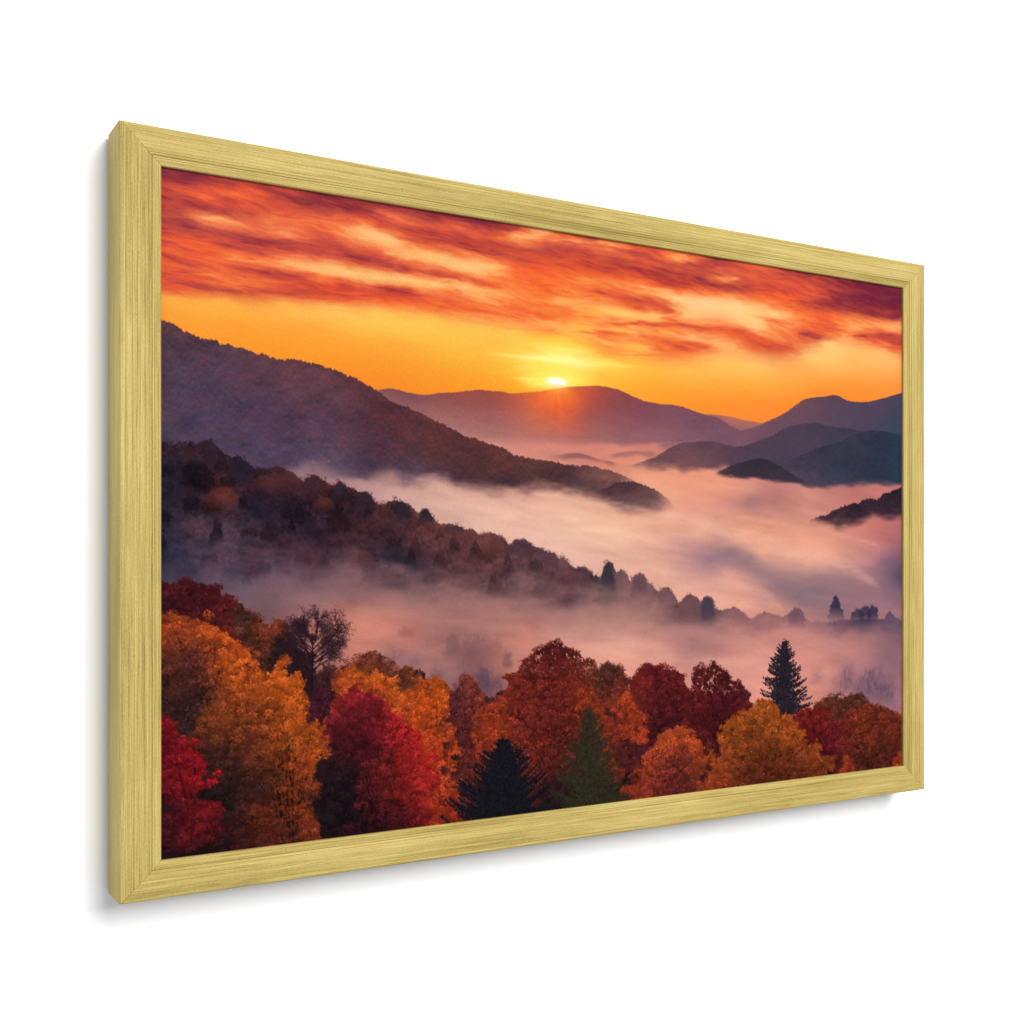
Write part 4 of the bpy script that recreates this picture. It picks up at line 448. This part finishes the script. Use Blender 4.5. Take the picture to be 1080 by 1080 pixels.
TREES = [['leaf',[-7.3,375.8,58.5,385.5,101.9,403.6,156.4,436,233.7,446,295.3,475.1,371.6,460.5,477.5,476.2,648.1,502,827.8,530.6,927,555.2,927,632.1,-7.3,609.9],[25.1,425.7,60,34,36,110.8,446.6,66,36,38,204.1,523,50,26,32,305.9,531.7,85,38,36,417.6,541.2,70,34,34,540.5,541.5,78,32,36,676.5,563.4,80,42,34,827.8,576.3,75,34,34,110.8,583.4,40,26,28,371.6,594.9,44,26,28],2.2,0.4,0],['leaf',[-3.3,351.6,12.8,352.5,27.5,351,37.5,355.3,50,357.9,60.2,365.5,67,370.6,73.9,377.5,84.3,390.4,93.1,407.6,97.5,445.9,-3.3,440.6],[12.8,358.3,95,32,38,37.5,361.9,85,28,34,58.5,377.2,105,36,36,8.7,376.1,70,26,34,71.3,394.2,115,42,36,84.3,411.5,110,44,36],2.2,0.35,0],['leaf',[67,377.3,77.4,377.6,88.7,386.3,93.1,391.5,101.9,390.8,110.8,388.5,116.2,395.5,115.3,446.9,67,444.3],[77.4,384.3,85,50,42,88.7,398.9,120,56,38,101.9,396.8,150,66,38,97.5,420.5,100,48,36,110.8,421,70,38,36],2.2,0.35,0],['leaf',[101.9,413.8,112.6,405.7,121.6,407.7,132.5,421.9,142.6,436.2,177.2,432.5,184.8,468.3,101.9,463.2],[119.8,405.9,58,38,40,110.8,429.5,48,32,36,133.4,434.9,60,36,40,161.1,436.2,95,48,42,156.4,453.4,70,38,44,115.3,451.2,50,32,38],2.2,0.35,0],['bare',137,453.2,405.6,39.4,[34,20,27]],['leaf',[156.4,442.1,167.7,432.1,179.1,425.6,186.7,420.6,194.4,419.1,201.2,422.9,209,429.5,215.8,436.1,228.7,434.9,238.7,437.1,248.8,446.7,255.9,456.2,264.1,473.1,274.4,519.8,156.4,510.2],[192.5,424.4,115,55,46,213.9,436.9,130,62,48,233.7,439.6,165,75,42,184.8,437.3,160,75,42,165.8,445.2,120,52,44,248.8,458.5,180,80,42,228.7,448.4,110,60,45,253.9,499.9,190,75,38],2,0.32,0],['leaf',[142.6,465.7,151.8,450.6,165.8,439.1,178.1,432.6,189.6,438.4,204.1,444.5,215.8,448.7,228.7,460.1,241.7,459.1,253.9,465.2,262,477.6,268.2,519.3,274.4,584.2,204.1,576.5,151.8,501.1],[180,436.2,225,100,38,194.4,438.7,222,98,40,211.9,453.8,228,100,36,165.8,454,200,82,42,233.7,475.8,215,88,40,255.9,472.6,225,92,34,248.8,508.6,205,80,36,264.1,528.1,220,75,34,204.1,473.9,190,70,40],2.1,0.3,0],['leaf',[243.7,450.1,255.9,447.1,266.1,453.1,276.5,462.8,286.9,476.4,295.3,495.5,291.1,511.9,297.4,531,293.2,558.5,301.7,596.5,243.7,599,239.7,507.9],[259,450.9,200,82,36,276.5,464.7,225,98,32,286.9,481.9,215,82,34,259,477.4,232,92,30,264.1,519,222,78,32,274.4,547.4,200,78,40,264.1,573.9,185,62,36,282.7,506.6,195,72,36,255.9,545.7,190,45,38,284.8,585.4,165,48,32,274.4,496.8,150,62,40],2.2,0.34,0],['leaf',[276.5,469.3,284.8,457.8,297.4,449.1,305.9,451.4,314.5,465,323.1,476.8,331.8,496.2,338.3,534.5,327.4,580.6,295.3,577.2,282.7,520.5],[297.4,454.7,150,66,58,290.1,465.5,115,52,52,311.3,480.7,135,55,42,300.6,498.7,110,44,42,284.8,520.6,95,40,44,322,504.9,180,66,38,295.3,530.8,110,44,44,316.6,542,150,58,40,305.9,569,120,46,38],2.1,0.35,0],['leaf',[305.9,494.4,318.8,474.6,332.9,466,340.5,454.1,338.3,451.2,349.3,446,354.9,438.7,363.8,433.3,371.6,427,380.7,422.5,392.1,419,401.3,416.5,408.2,419.6,417.6,423.9,429.3,428.2,438.8,434.5,448.4,441.8,458,447.2,462.9,457.4,471.4,475.8,483.7,506.7,489.9,547.4,465.3,595.2,327.4,580.6,311.3,532.2],[403.6,425.3,105,36,38,377.3,436.8,112,38,36,360.4,448.5,120,40,36,429.3,436.1,120,46,38,447.2,449.7,135,60,45,388.7,461.4,125,40,36,417.6,463,130,44,34,343.8,468.5,160,58,38,360.4,488.6,125,42,38,405.9,491.6,120,42,34,383,519,130,46,36,441.2,484,160,58,34,465.3,505.4,150,58,36,349.3,525.9,140,50,38,332.9,501,185,66,36,417.6,531.5,105,40,34,371.6,556.5,110,40,34],2.4,0.42,0.5],['leaf',[446,466.5,453.2,453,465.3,444.6,472.6,442.9,483.7,448.4,492.3,461.9,494.8,487.3,465.3,495.4,450.8,484.6],[471.4,447.9,95,52,44,465.3,460.5,100,50,42,483.7,461.5,115,50,42,471.4,480.8,140,55,40],2,0.32,0],['leaf',[477.5,506.3,482.4,476.5,489.9,460.8,499.8,452.2,512.4,446.7,522.5,445.1,534,449.7,543.1,453.2,556.1,455.9,566.6,460.5,577.2,469.4,587.8,493,595.9,546,540.5,582.6,489.9,557.5],[521.3,450.2,125,36,40,496.1,462.1,140,45,42,547,459.6,120,36,40,508.6,478,135,44,38,540.5,479.8,105,32,38,566.6,476.1,130,42,40,566.6,502.1,95,30,38,527.6,509.7,95,32,38,514.9,539.4,90,36,40,553.5,532.2,85,28,38],2.3,0.4,0],['leaf',[569.2,543.8,571.9,492,577.2,469.4,582.5,455.1,590.5,451.2,601.3,455.9,612.2,452.2,623.1,457,634.2,463.9,645.3,473,656.6,484.3,662.2,497.5,665.1,519.3,655.2,550.8,593.2,566.7],[593.2,456.6,110,38,38,617.6,458.8,95,32,36,641.1,477,100,34,38,593.2,482.8,115,36,36,627.3,500.7,90,28,36,655.2,502.5,105,34,38,586.5,513.8,105,32,36,613.5,531.6,85,28,36,606.7,546.9,100,36,38],2.3,0.42,0.5],['leaf',[471.4,490.8,480,474.3,489.9,470.9,499.8,482.5,507.3,492.1,512.4,503.6,517.4,527.4,504.8,533.5,477.5,521.3],[486.1,474.7,205,82,40,489.9,492,200,72,38,504.8,508.2,190,68,38,489.9,522.2,180,64,36,477.5,501.3,160,58,38],2.1,0.32,0],['leaf',[383,567.2,417.6,555.9,465.3,560.3,492.3,577.9,502.3,609.2,388.7,616.1],[417.6,551,70,36,34,465.3,560.3,62,42,34,441.2,587.7,40,28,28,483.7,582,75,44,36,405.9,584,48,26,30],2.2,0.4,0],['conifer',442.4,622.4,492,55,[40,37,27],-0.3,0,0.6,0.6],['leaf',[489.9,587.7,499.8,558.4,514.9,539.4,527.6,532.2,527.6,591.5],[514.9,549.5,110,40,42,499.8,573.5,120,46,36,521.3,580.7,110,42,40],2.1,0.4,0],['leaf',[492.3,593,504.8,574,514.9,554.6,520,539.8,532.8,525.5,543.1,519,556.1,516.9,566.6,515.6,577.2,523.6,590.5,535.1,598.6,551.4,604,573,609.4,599.8,540.5,603.1,489.9,597.8],[563.9,522.6,205,84,42,540.5,531.2,215,86,44,583.8,539.8,205,80,42,527.6,547.6,190,74,44,595.9,556.5,190,76,42,560,553.4,150,58,44,547,572.9,130,48,42,573.2,580.5,120,48,44,514.9,575,165,58,40,599.9,583.1,170,68,40,502.3,589,160,58,38,586.5,568.2,165,66,42],2.1,0.4,0,[563.9,605.6]],['conifer',715,516.1,430.5,44.2,[32,27,34],-0.25,0.37,0.3,1],['leaf',[757.6,525.7,768.3,506.3,780.6,500.3,796.2,496.7,815,499,831,496.4,843.8,494.9,856.8,502.5,863.4,514.5,873.2,533.7,868.3,568.1,765.3,559.8],[804,502.8,105,58,42,840.6,501.6,100,54,40,780.6,510.4,120,60,40,827.8,519.1,120,52,38,860.1,527,125,52,38],2,0.4,0],['leaf',[720.1,534.1,729,514.9,742.5,509.1,762.2,509.3,780.6,516,796.2,526.1,811.9,546.5,811.9,586.3,750.1,603,727.6,567.7],[742.5,515.8,150,40,40,768.3,519.7,150,40,38,757.6,536.8,125,32,36,788.4,533.5,125,36,38,780.6,561,95,26,36,804,557.2,110,34,38,765.3,587.7,75,22,32],2.2,0.4,0],['leaf',[796.2,573.6,802.4,540.1,815,520.6,835.8,517.4,856.8,511.8,876.5,515.3,896.5,521.3,910,529.2,923.6,537.2,923.6,608.1,796.2,607.5],[827.8,524.8,150,58,38,868.3,519.5,130,52,38,901.5,533.3,150,56,36,843.8,548.9,155,60,34,893.1,558.5,130,54,36,868.3,573.9,105,44,34,827.8,570.6,110,46,36,910,577.4,90,36,34,811.9,546.5,130,40,38],2.1,0.4,0],['leaf',[889.8,599.1,893.1,579.5,903.2,571,923.6,570.3,923.6,608.1],[906.6,577.1,205,76,38,901.5,592,180,64,36],1.8,0.25,0],['leaf',[799.3,590.8,805.6,572.1,819.8,564.2,832.6,573.3,837.4,594.3,811.9,597.7],[816.6,571.9,185,66,38,824.6,585.1,165,58,36],1.8,0.25,0],['leaf',[599.9,604.1,604,557.2,613.5,538.9,624.5,525,634.2,512.9,648.1,505.2,665.1,499.9,676.5,496.3,685.1,496.8,698.1,501.9,714.2,508.4,729,519.3,744,531.4,753.1,545.4,768.3,546.6,780.6,558.8,789.9,573,783.7,589.4,705.4,609.6],[679.3,502.9,205,100,40,648.1,512.7,205,100,36,712.8,517.1,200,95,36,620.4,537.4,190,92,36,735,535.2,195,90,34,676.5,525.5,170,82,34,641.1,544.3,165,78,34,705.4,549.4,160,74,34,750.1,558.5,160,72,34,777.5,568.6,170,78,36,662.2,567.5,140,64,32,720.1,572.6,130,58,32,620.4,563.9,180,78,36,676.5,585,110,46,30,750.1,583,130,56,32,613.5,589.7,150,60,34],2,0.38,0,[683.7,618.2]],['leaf',[599.9,604.1,604,573,614.9,566.5,628.6,580.5,637,608],[613.5,577,185,76,38,623.1,595.9,150,58,34],1.8,0.28,0],['leaf',[-3.3,376.7,8.7,375.3,18.5,378.8,25.1,384.7,31.7,383.2,40,385,48.4,390.2,56.8,397.1,64.5,404,71.3,411,77.4,417.9,82.6,426.6,88.7,433.6,84.3,453.7,67,477.8,-3.3,497.2],[12.8,382.7,195,84,38,33.3,388.2,215,90,36,50,397.7,222,92,36,67,410.8,222,90,34,77.4,423.8,225,94,34,8.7,400.5,175,70,38,25.1,413.4,120,56,42,12.8,425.1,95,46,40,37.5,422.1,130,54,40,58.5,427.2,215,92,34,8.7,449.3,88,46,38,29.2,442.3,85,42,40,41.6,438.8,140,62,38,58.5,448,180,78,34,16.9,466.1,62,36,36,4.7,416.6,120,58,40,29.2,471.1,65,40,36],2.2,0.36,0],['leaf',[25.1,499.5,35,467.3,45.8,451.5,58.5,439.7,73.9,432.9,86.1,430.1,97.5,432.3,102.8,430.9,105.5,424.2,111.7,421.9,114.4,429.7,116.2,438.4,123.4,440.4,121.6,445.5,127,449.2,134.3,458.3,138,467.1,143.5,464,147.2,467.7,143.5,472.7,151.8,481.9,154.6,492.6,150.9,501,147.2,504.2,158.3,505.1,160.2,507,151.8,514.2,148.1,518.2,145.3,528.4,147.2,537.3,138,547.6,147.2,557.3,150.9,570.7,148.1,586.1,138,603.9,25.1,597.9,37.5,550],[88.7,435.3,222,98,34,110.8,427.8,205,88,36,121.6,447.2,225,100,32,133.4,465.1,222,98,30,147.2,483.4,215,95,32,101.9,454.7,200,88,32,75.7,457.4,170,76,34,58.5,473,150,68,34,97.5,475.7,165,74,34,119.8,485.7,195,88,32,138,504.4,190,84,34,75.7,503.6,120,54,32,54.3,501.9,85,42,34,101.9,514.3,150,66,32,119.8,528.7,155,64,32,138,530.3,170,72,34,67,528,65,36,32,93.1,538.9,60,34,32,115.3,545.4,160,66,32,84.3,555,110,46,30,110.8,562,120,50,30,133.4,568.8,165,66,34,58.5,552.2,40,28,28,75.7,575.1,80,34,30,119.8,588.8,95,40,32,58.5,585.6,70,30,28,138,552,80,38,32,101.9,582.4,110,46,32],2.3,0.46,0],['leaf',[-3.3,468.9,7.1,469.6,13.6,482.3,18.5,490.8,30,493.3,33.3,504.3,38.3,515.4,43.3,525.8,48.4,542.9,56.8,558.7,55.1,576.9,50,605.3,-3.3,598.3],[7.1,477.7,140,26,38,20.9,496.7,158,30,36,8.7,502.2,125,22,38,29.2,512.2,165,28,38,8.7,526.6,130,26,36,35,531.6,160,28,36,20.9,540.1,125,26,34,41.6,550.5,140,30,36,12.8,559.6,85,24,34,37.5,566.5,115,28,34,16.9,576.4,115,32,34,45.8,579.9,80,26,30,4.7,542.5,90,22,34,8.7,587.7,50,22,28,37.5,591.3,50,22,28],2.4,0.42,0],['leaf',[133.4,465.1,142.6,450.1,151.8,450.6,154.6,466.4,151.8,483.7,142.6,491.7],[142.6,461.3,80,34,48,147.2,479,85,32,44],2,0.3,0],['leaf',[151.8,518.5,147.2,492.1,151.8,473.2,158.3,464.9,167.7,458.5,177.2,455.5,189.6,457,202.1,462.2,213.9,470.1,223.7,481.5,235.7,487.7,243.7,497.3,251.8,513.4,259,527.7,262,555.4,266.1,592.5,204.1,612.2,151.8,588.2],[177.2,460.8,165,40,46,199.2,466.5,165,38,46,165.8,471.5,150,40,44,189.6,477.4,120,32,42,213.9,483.5,165,38,40,233.7,493.9,195,40,40,243.7,512.8,205,44,42,218.8,506.3,165,36,40,175.3,498.5,100,28,38,194.4,513.3,95,28,36,204.1,523,120,36,38,255.9,532,205,42,40,233.7,534.6,160,36,36,184.8,534.6,105,34,36,253.9,554.6,180,42,40,223.7,560.7,130,34,34,199.2,567.1,80,28,32,243.7,580.9,120,30,34,165.8,519.7,70,26,32,204.1,589.9,60,24,32,238.7,593.9,85,26,32,259,587.1,165,42,38],2.2,0.38,0],['leaf',[138,543.3,147.2,518.1,158.3,510.3,177.2,520.7,182.9,547.7,177.2,573.6,184.8,601,138,608.2,139.8,578.2,145.3,561.4],[156.4,523.3,50,28,34,165.8,546,34,24,30,151.8,557.7,36,26,30,156.4,584.4,34,22,28,175.3,577.8,36,22,28,165.8,519.7,60,28,34],2.2,0.3,0],['conifer',338.3,613.9,514.6,63.5,[19,19,25],-0.2,-0.12,0.66,1],['leaf',[-3.3,582.1,25.1,588.1,58.5,581.4,58.5,606.4,-3.3,602.3],[8.7,591.7,42,22,26,41.6,591.8,40,22,26],2,0.4,0]]


# ---------------------------------------------------------------- helpers
def obj(name, me, mat, parent=None):
    o = bpy.data.objects.new(name, me); COL.objects.link(o)
    if mat is not None and not me.materials: me.materials.append(mat)
    if parent is not None: o.parent = parent
    return o

def nodes(name):
    m = bpy.data.materials.new(name); m.use_nodes = True
    nt = m.node_tree; b = nt.nodes['Principled BSDF']
    return m, nt, b

def add(nt, kind, **kw):
    n = nt.nodes.new(kind)
    for k, v in kw.items():
        if k.startswith('in_'): n.inputs[int(k[3:]) if k[3:].isdigit() else k[3:]].default_value = v
        else: setattr(n, k, v)
    return n

def srgb(r, g, b):
    f = lambda c: c / 12.92 if c <= .04045 else ((c + .055) / 1.055) ** 2.4
    return (f(r / 255), f(g / 255), f(b / 255), 1)

# ---------------------------------------------------------------- sizes of the picture (metres)
W, H, DEPTH = .9830, .6582, .0430        # outer frame
BOT = 1.20                               # lower edge above the ground
RAIL, FLAT = .0354, .91                  # width of the moulding; the long rails are a little narrower
RAIL_V = RAIL * FLAT
RECESS = .0060                           # the canvas sits this far behind the front of the frame
FACE = -DEPTH - .004                     # front plane of the frame; the back hangs 4 mm off the wall

# ---------------------------------------------------------------- materials
def wall_material():
    m, nt, b = nodes('white_wall_paint')
    tc = add(nt, 'ShaderNodeTexCoord'); n = add(nt, 'ShaderNodeTexNoise'); n.inputs['Scale'].default_value = 90; n.inputs['Detail'].default_value = 4
    mx = add(nt, 'ShaderNodeMix', data_type='RGBA'); mx.inputs['A'].default_value = (.89, .89, .89, 1); mx.inputs['B'].default_value = (.91, .91, .91, 1)
    nt.links.new(tc.outputs['Object'], n.inputs['Vector']); nt.links.new(n.outputs['Fac'], mx.inputs['Factor']); nt.links.new(mx.outputs['Result'], b.inputs['Base Color'])
    b.inputs['Roughness'].default_value = .9; b.inputs['Specular IOR Level'].default_value = .1
    return m

def gold_material():
    """brushed gold leaf: streaks run along each rail (UV u along the rail, v round the moulding, in metres)"""
    m, nt, b = nodes('brushed_gold_wood')
    uv = add(nt, 'ShaderNodeUVMap', uv_map='along'); L = nt.links.new
    def streak(su, sv, detail, rough=.6):
        mp = add(nt, 'ShaderNodeMapping'); mp.inputs['Scale'].default_value = (su, sv, 1)
        n = add(nt, 'ShaderNodeTexNoise'); n.inputs['Scale'].default_value = 1; n.inputs['Detail'].default_value = detail; n.inputs['Roughness'].default_value = rough
        L(uv.outputs['UV'], mp.inputs['Vector']); L(mp.outputs['Vector'], n.inputs['Vector']); return n
    broad = streak(4, 650, 4); fine = streak(26, 1900, 3, .7); speck = streak(420, 1300, 2); patch = streak(3.5, 26, 2)
    r1 = add(nt, 'ShaderNodeValToRGB'); r1.color_ramp.elements[0].position = .35; r1.color_ramp.elements[1].position = .65
    r1.color_ramp.elements[0].color = GOLD_DARK; r1.color_ramp.elements[1].color = GOLD_LIGHT
    e = r1.color_ramp.elements.new(.5); e.color = GOLD_MID
    def math_(op, a, bb):
        n = add(nt, 'ShaderNodeMath', operation=op)
        for i, v in enumerate((a, bb)):
            if isinstance(v, (int, float)): n.inputs[i].default_value = v
            else: L(v, n.inputs[i])
        return n.outputs[0]
    s = math_('ADD', math_('MULTIPLY', broad.outputs['Fac'], .42), math_('MULTIPLY', fine.outputs['Fac'], .42))
    s = math_('ADD', s, math_('MULTIPLY', speck.outputs['Fac'], .20)); s = math_('ADD', s, math_('MULTIPLY', patch.outputs['Fac'], .24)); s = math_('SUBTRACT', s, .14)
    L(s, r1.inputs['Fac']); L(r1.outputs['Color'], b.inputs['Base Color'])
    b.inputs['Metallic'].default_value = 0; b.inputs['Roughness'].default_value = .6; b.inputs['Specular IOR Level'].default_value = .12
    bp = add(nt, 'ShaderNodeBump'); bp.inputs['Strength'].default_value = .25; bp.inputs['Distance'].default_value = .0006
    L(s, bp.inputs['Height']); L(bp.outputs['Normal'], b.inputs['Normal'])
    return m

def canvas_material():
    """woven canvas carrying the print; the dots of the print are a colour attribute of the mesh"""
    m, nt, b = nodes('printed_canvas'); L = nt.links.new
    at = add(nt, 'ShaderNodeAttribute', attribute_name='print')
    tc = add(nt, 'ShaderNodeTexCoord'); sp = add(nt, 'ShaderNodeSeparateXYZ'); L(tc.outputs['Object'], sp.inputs[0])
    def sin_(sock, k):
        a = add(nt, 'ShaderNodeMath', operation='MULTIPLY'); a.inputs[1].default_value = k; L(sock, a.inputs[0])
        s = add(nt, 'ShaderNodeMath', operation='SINE'); L(a.outputs[0], s.inputs[0]); return s.outputs[0]
    k = 2 * math.pi / .0027
    pr = add(nt, 'ShaderNodeMath', operation='MULTIPLY'); L(sin_(sp.outputs['X'], k), pr.inputs[0]); L(sin_(sp.outputs['Z'], k), pr.inputs[1])
    fac = add(nt, 'ShaderNodeMath', operation='MULTIPLY_ADD'); fac.inputs[1].default_value = WEAVE; fac.inputs[2].default_value = PRINT_GAIN; L(pr.outputs[0], fac.inputs[0])
    sc = add(nt, 'ShaderNodeVectorMath', operation='SCALE'); L(at.outputs['Color'], sc.inputs[0]); L(fac.outputs[0], sc.inputs['Scale'])
    L(sc.outputs['Vector'], b.inputs['Base Color'])
    b.inputs['Roughness'].default_value = .95; b.inputs['Specular IOR Level'].default_value = .0
    bp = add(nt, 'ShaderNodeBump'); bp.inputs['Strength'].default_value = .12; bp.inputs['Distance'].default_value = .0004
    L(pr.outputs[0], bp.inputs['Height']); L(bp.outputs['Normal'], b.inputs['Normal'])
    return m

GOLD_DARK, GOLD_MID, GOLD_LIGHT = srgb(120, 99, 50), srgb(172, 151, 85), srgb(202, 184, 118)
WEAVE, PRINT_GAIN = .075, .66

# ---------------------------------------------------------------- the wall
def build_wall():
    bm = bmesh.new()
    for x, z in ((-3.0, -.6), (5.0, -.6), (5.0, 3.6), (-3.0, 3.6)): bm.verts.new((x, 0, z))
    bm.verts.ensure_lookup_table(); bm.faces.new(bm.verts)
    r = bmesh.ops.extrude_face_region(bm, geom=bm.faces[:])
    bmesh.ops.translate(bm, vec=(0, .12, 0), verts=[v for v in r['geom'] if isinstance(v, bmesh.types.BMVert)])
    bmesh.ops.recalc_face_normals(bm, faces=bm.faces[:])
    me = bpy.data.meshes.new('wall'); bm.to_mesh(me); bm.free()
    o = obj('wall', me, wall_material()); o['kind'] = 'structure'; o['label'] = 'plain white wall behind the gold framed picture'
    return o

# ---------------------------------------------------------------- the moulding: (distance in from the outer edge, distance forward of the back), metres
def arc(p, q, bulge, n=4):
    (x0, y0), (x1, y1) = p, q; nx, ny = -(y1 - y0), x1 - x0
    return [(x0 + (x1 - x0) * i / n + nx * bulge * math.sin(math.pi * i / n), y0 + (y1 - y0) * i / n + ny * bulge * math.sin(math.pi * i / n)) for i in range(1, n)]

D = DEPTH
BODY = [(0, 0), (0, D - .0030), (.0004, D - .0010), (.0014, D - .0001), (.0026, D + .0001)] + \
       [(.0046, D), (.0049, D - .0002), (.0053, D)] + \
       [(.0130, D), (.0205, D - .0003), (.0238, D - .0008), (.0243, D - .0013), (.0248, D - .0010), (.0264, D - .0014), (.0268, D - .0021), (.0272, D - .0021), (.0272, 0)]
LIP = [(.0272, D - .012), (.0272, D - .0024), (.0276, D - .0018), (.0288, D - .0017), (.0293, D - .0021), (.0298, D - .0019), (.0330, D - .0023),
       (.0346, D - .0026), (RAIL, D - .0034), (RAIL, D - .012)]

def rail_mesh(name, profile, side, bevel_seed):
    """sweep the profile along one side, mitred at both ends"""
    n = len(profile)
    length = W if side in ('top', 'bottom') else H
    seg = 24
    vs = []; along = []
    for i in range(seg + 1):
        for (d, f) in profile:
            g = .00012                                 # hairline open mitre
            cut = d if length == W else d * FLAT
            lo, hi = cut + g, length - cut - g
            a = lo + (hi - lo) * i / seg
            y = -.004 - f
            if side == 'bottom': p = (a, y, BOT + d * FLAT)
            elif side == 'top': p = (a, y, BOT + H - d * FLAT)
            elif side == 'left': p = (d, y, BOT + a)
            else: p = (W - d, y, BOT + a)
            vs.append(p); along.append(a)
    faces = []
    for i in range(seg):
        for j in range(n):
            k = (j + 1) % n
            faces.append((i * n + j, i * n + k, (i + 1) * n + k, (i + 1) * n + j))
    faces.append(tuple(range(n))); faces.append(tuple(range(seg * n, seg * n + n))[::-1])
    me = bpy.data.meshes.new(name); me.from_pydata(vs, [], faces)
    run = [0.0]
    for j in range(1, n + 1): run.append(run[-1] + math.dist(profile[j - 1], profile[j % n]))
    uv = me.uv_layers.new(name='along')
    for pi, poly in enumerate(me.polygons):
        for c, li in enumerate(poly.loop_indices):
            vi = me.loops[li].vertex_index; j = vi % n
            vv = run[j]
            if pi < seg * n and pi % n == n - 1 and j == 0: vv = run[n]
            uv.data[li].uv = (along[vi] + bevel_seed * 3.7, vv + bevel_seed * .61)
    bm = bmesh.new(); bm.from_mesh(me); bmesh.ops.recalc_face_normals(bm, faces=bm.faces[:]); bm.to_mesh(me); bm.free()
    me.shade_flat()
    return me

def build_picture():
    root = bpy.data.objects.new('framed_picture', None); COL.objects.link(root)
    root.empty_display_size = .1; root.location = (0, 0, 0)
    root['label'] = 'gold framed canvas print of a misty autumn valley at sunset, hanging on the white wall'
    root['category'] = 'framed picture'
    gold = gold_material()
    for i, side in enumerate(('left', 'top', 'right', 'bottom')):
        rail = obj('frame_rail', rail_mesh('frame_rail', BODY, side, i + 1), gold, root)
        lip = obj('inner_lip', rail_mesh('inner_lip', LIP, side, i + 6), gold, rail)
    # the canvas: a thin stretched sheet whose front carries one vertex per dot of the print
    img = paint_print().astype(np.float32) / 255.0
    lin = np.where(img <= .04045, img / 12.92, ((img + .055) / 1.055) ** 2.4).astype(np.float32)
    x0, x1 = RAIL - .002, W - RAIL + .002; z0, z1 = BOT + RAIL_V - .002, BOT + H - RAIL_V + .002
    pad = .002
    yf = -.004 - (D - RECESS)
    uu = (np.arange(NX) + .5) / NX; vv = (np.arange(NY) + .5) / NY
    xs = RAIL + uu * (W - 2 * RAIL); zs = BOT + H - RAIL_V - vv * (H - 2 * RAIL_V)
    xs[0], xs[-1], zs[0], zs[-1] = x0, x1, z1, z0
    gx, gz = np.meshgrid(xs, zs)
    co = np.stack([gx, np.full_like(gx, yf), gz], -1).reshape(-1, 3).astype(np.float32)
    a = (np.arange(NY - 1)[:, None] * NX + np.arange(NX - 1)[None]).ravel()
    quads = np.stack([a, a + NX, a + NX + 1, a + 1], -1).astype(np.int32)
    nv = len(co)
    # turned edges and back of the sheet, 3 mm thick
    cor = np.array([0, NX - 1, NX * NY - 1, NX * (NY - 1)])
    back = co[cor].copy(); back[:, 1] += .003
    co = np.concatenate([co, back]); B = nv + np.arange(4)
    extra = np.array([[B[0], B[1], B[2], B[3]]], np.int32)
    quads = np.concatenate([quads, extra])
    me = bpy.data.meshes.new('canvas')
    me.vertices.add(len(co)); me.vertices.foreach_set('co', co.ravel())
    me.loops.add(quads.size); me.loops.foreach_set('vertex_index', quads.ravel())
    me.polygons.add(len(quads)); me.polygons.foreach_set('loop_start', np.arange(0, quads.size, 4, dtype=np.int32))
    me.update(calc_edges=True); me.validate()
    at = me.attributes.new('print', 'FLOAT_COLOR', 'POINT')
    rgba = np.ones((len(co), 4), np.float32); rgba[:nv, :3] = lin.reshape(-1, 3); rgba[nv:, :3] = .6
    at.data.foreach_set('color', rgba.ravel())
    obj('canvas', me, canvas_material(), root)
    return root

# ---------------------------------------------------------------- light: a big soft lamp up on the right, a white room all round
def build_light():
    w = bpy.data.worlds.new('World'); SC.world = w; w.use_nodes = True
    bg = w.node_tree.nodes['Background']; bg.inputs['Color'].default_value = (.95, .98, 1.04, 1); bg.inputs['Strength'].default_value = AMBIENT
    for pos, aim, size, power in ((KEY_POS, KEY_AIM, KEY_SIZE, KEY), (FILL_POS, FILL_AIM, 1.6, FILL)):
        ld = bpy.data.lights.new('key_fill_light', 'AREA'); ld.shape = 'SQUARE'; ld.size = size; ld.energy = power; ld.color = (1, .995, .985)
        lo = bpy.data.objects.new('key_fill_light', ld); COL.objects.link(lo)
        lo.location = pos; lo.rotation_euler = (Vector(aim) - Vector(pos)).to_track_quat('-Z', 'Y').to_euler()

AMBIENT, KEY, KEY_SIZE, FILL = .50, 455.0, 3.4, 32.0
KEY_POS = (1.75, -5.0, 4.3); KEY_AIM = (.4, 0, 1.5)
FILL_POS = (-4.2, -1.7, 1.6); FILL_AIM = (0, 0, 1.5)  # unseen fill lamp, added on the left to brighten the frame's side face

# ---------------------------------------------------------------- camera: level, standing to the left of the picture, 42 mm
def build_camera():
    cd = bpy.data.cameras.new('camera'); co = bpy.data.objects.new('camera', cd); COL.objects.link(co)
    cd.sensor_width = 36; cd.lens = 36 * 1259 / 1080; cd.shift_y = 47.5 / 1080
    cd.clip_start = .01; cd.clip_end = 50
    co.location = (-.2237, FACE - 1.0282, BOT + .2916)
    co.rotation_euler = (math.pi / 2, 0, -math.atan2(.507, .8615))
    SC.camera = co

build_wall(); build_picture(); build_light(); build_camera()
SC.view_settings.view_transform = 'Standard'; SC.view_settings.look = 'None'
SC.view_settings.exposure = 0; SC.view_settings.gamma = 1; SC.view_settings.use_curve_mapping = False
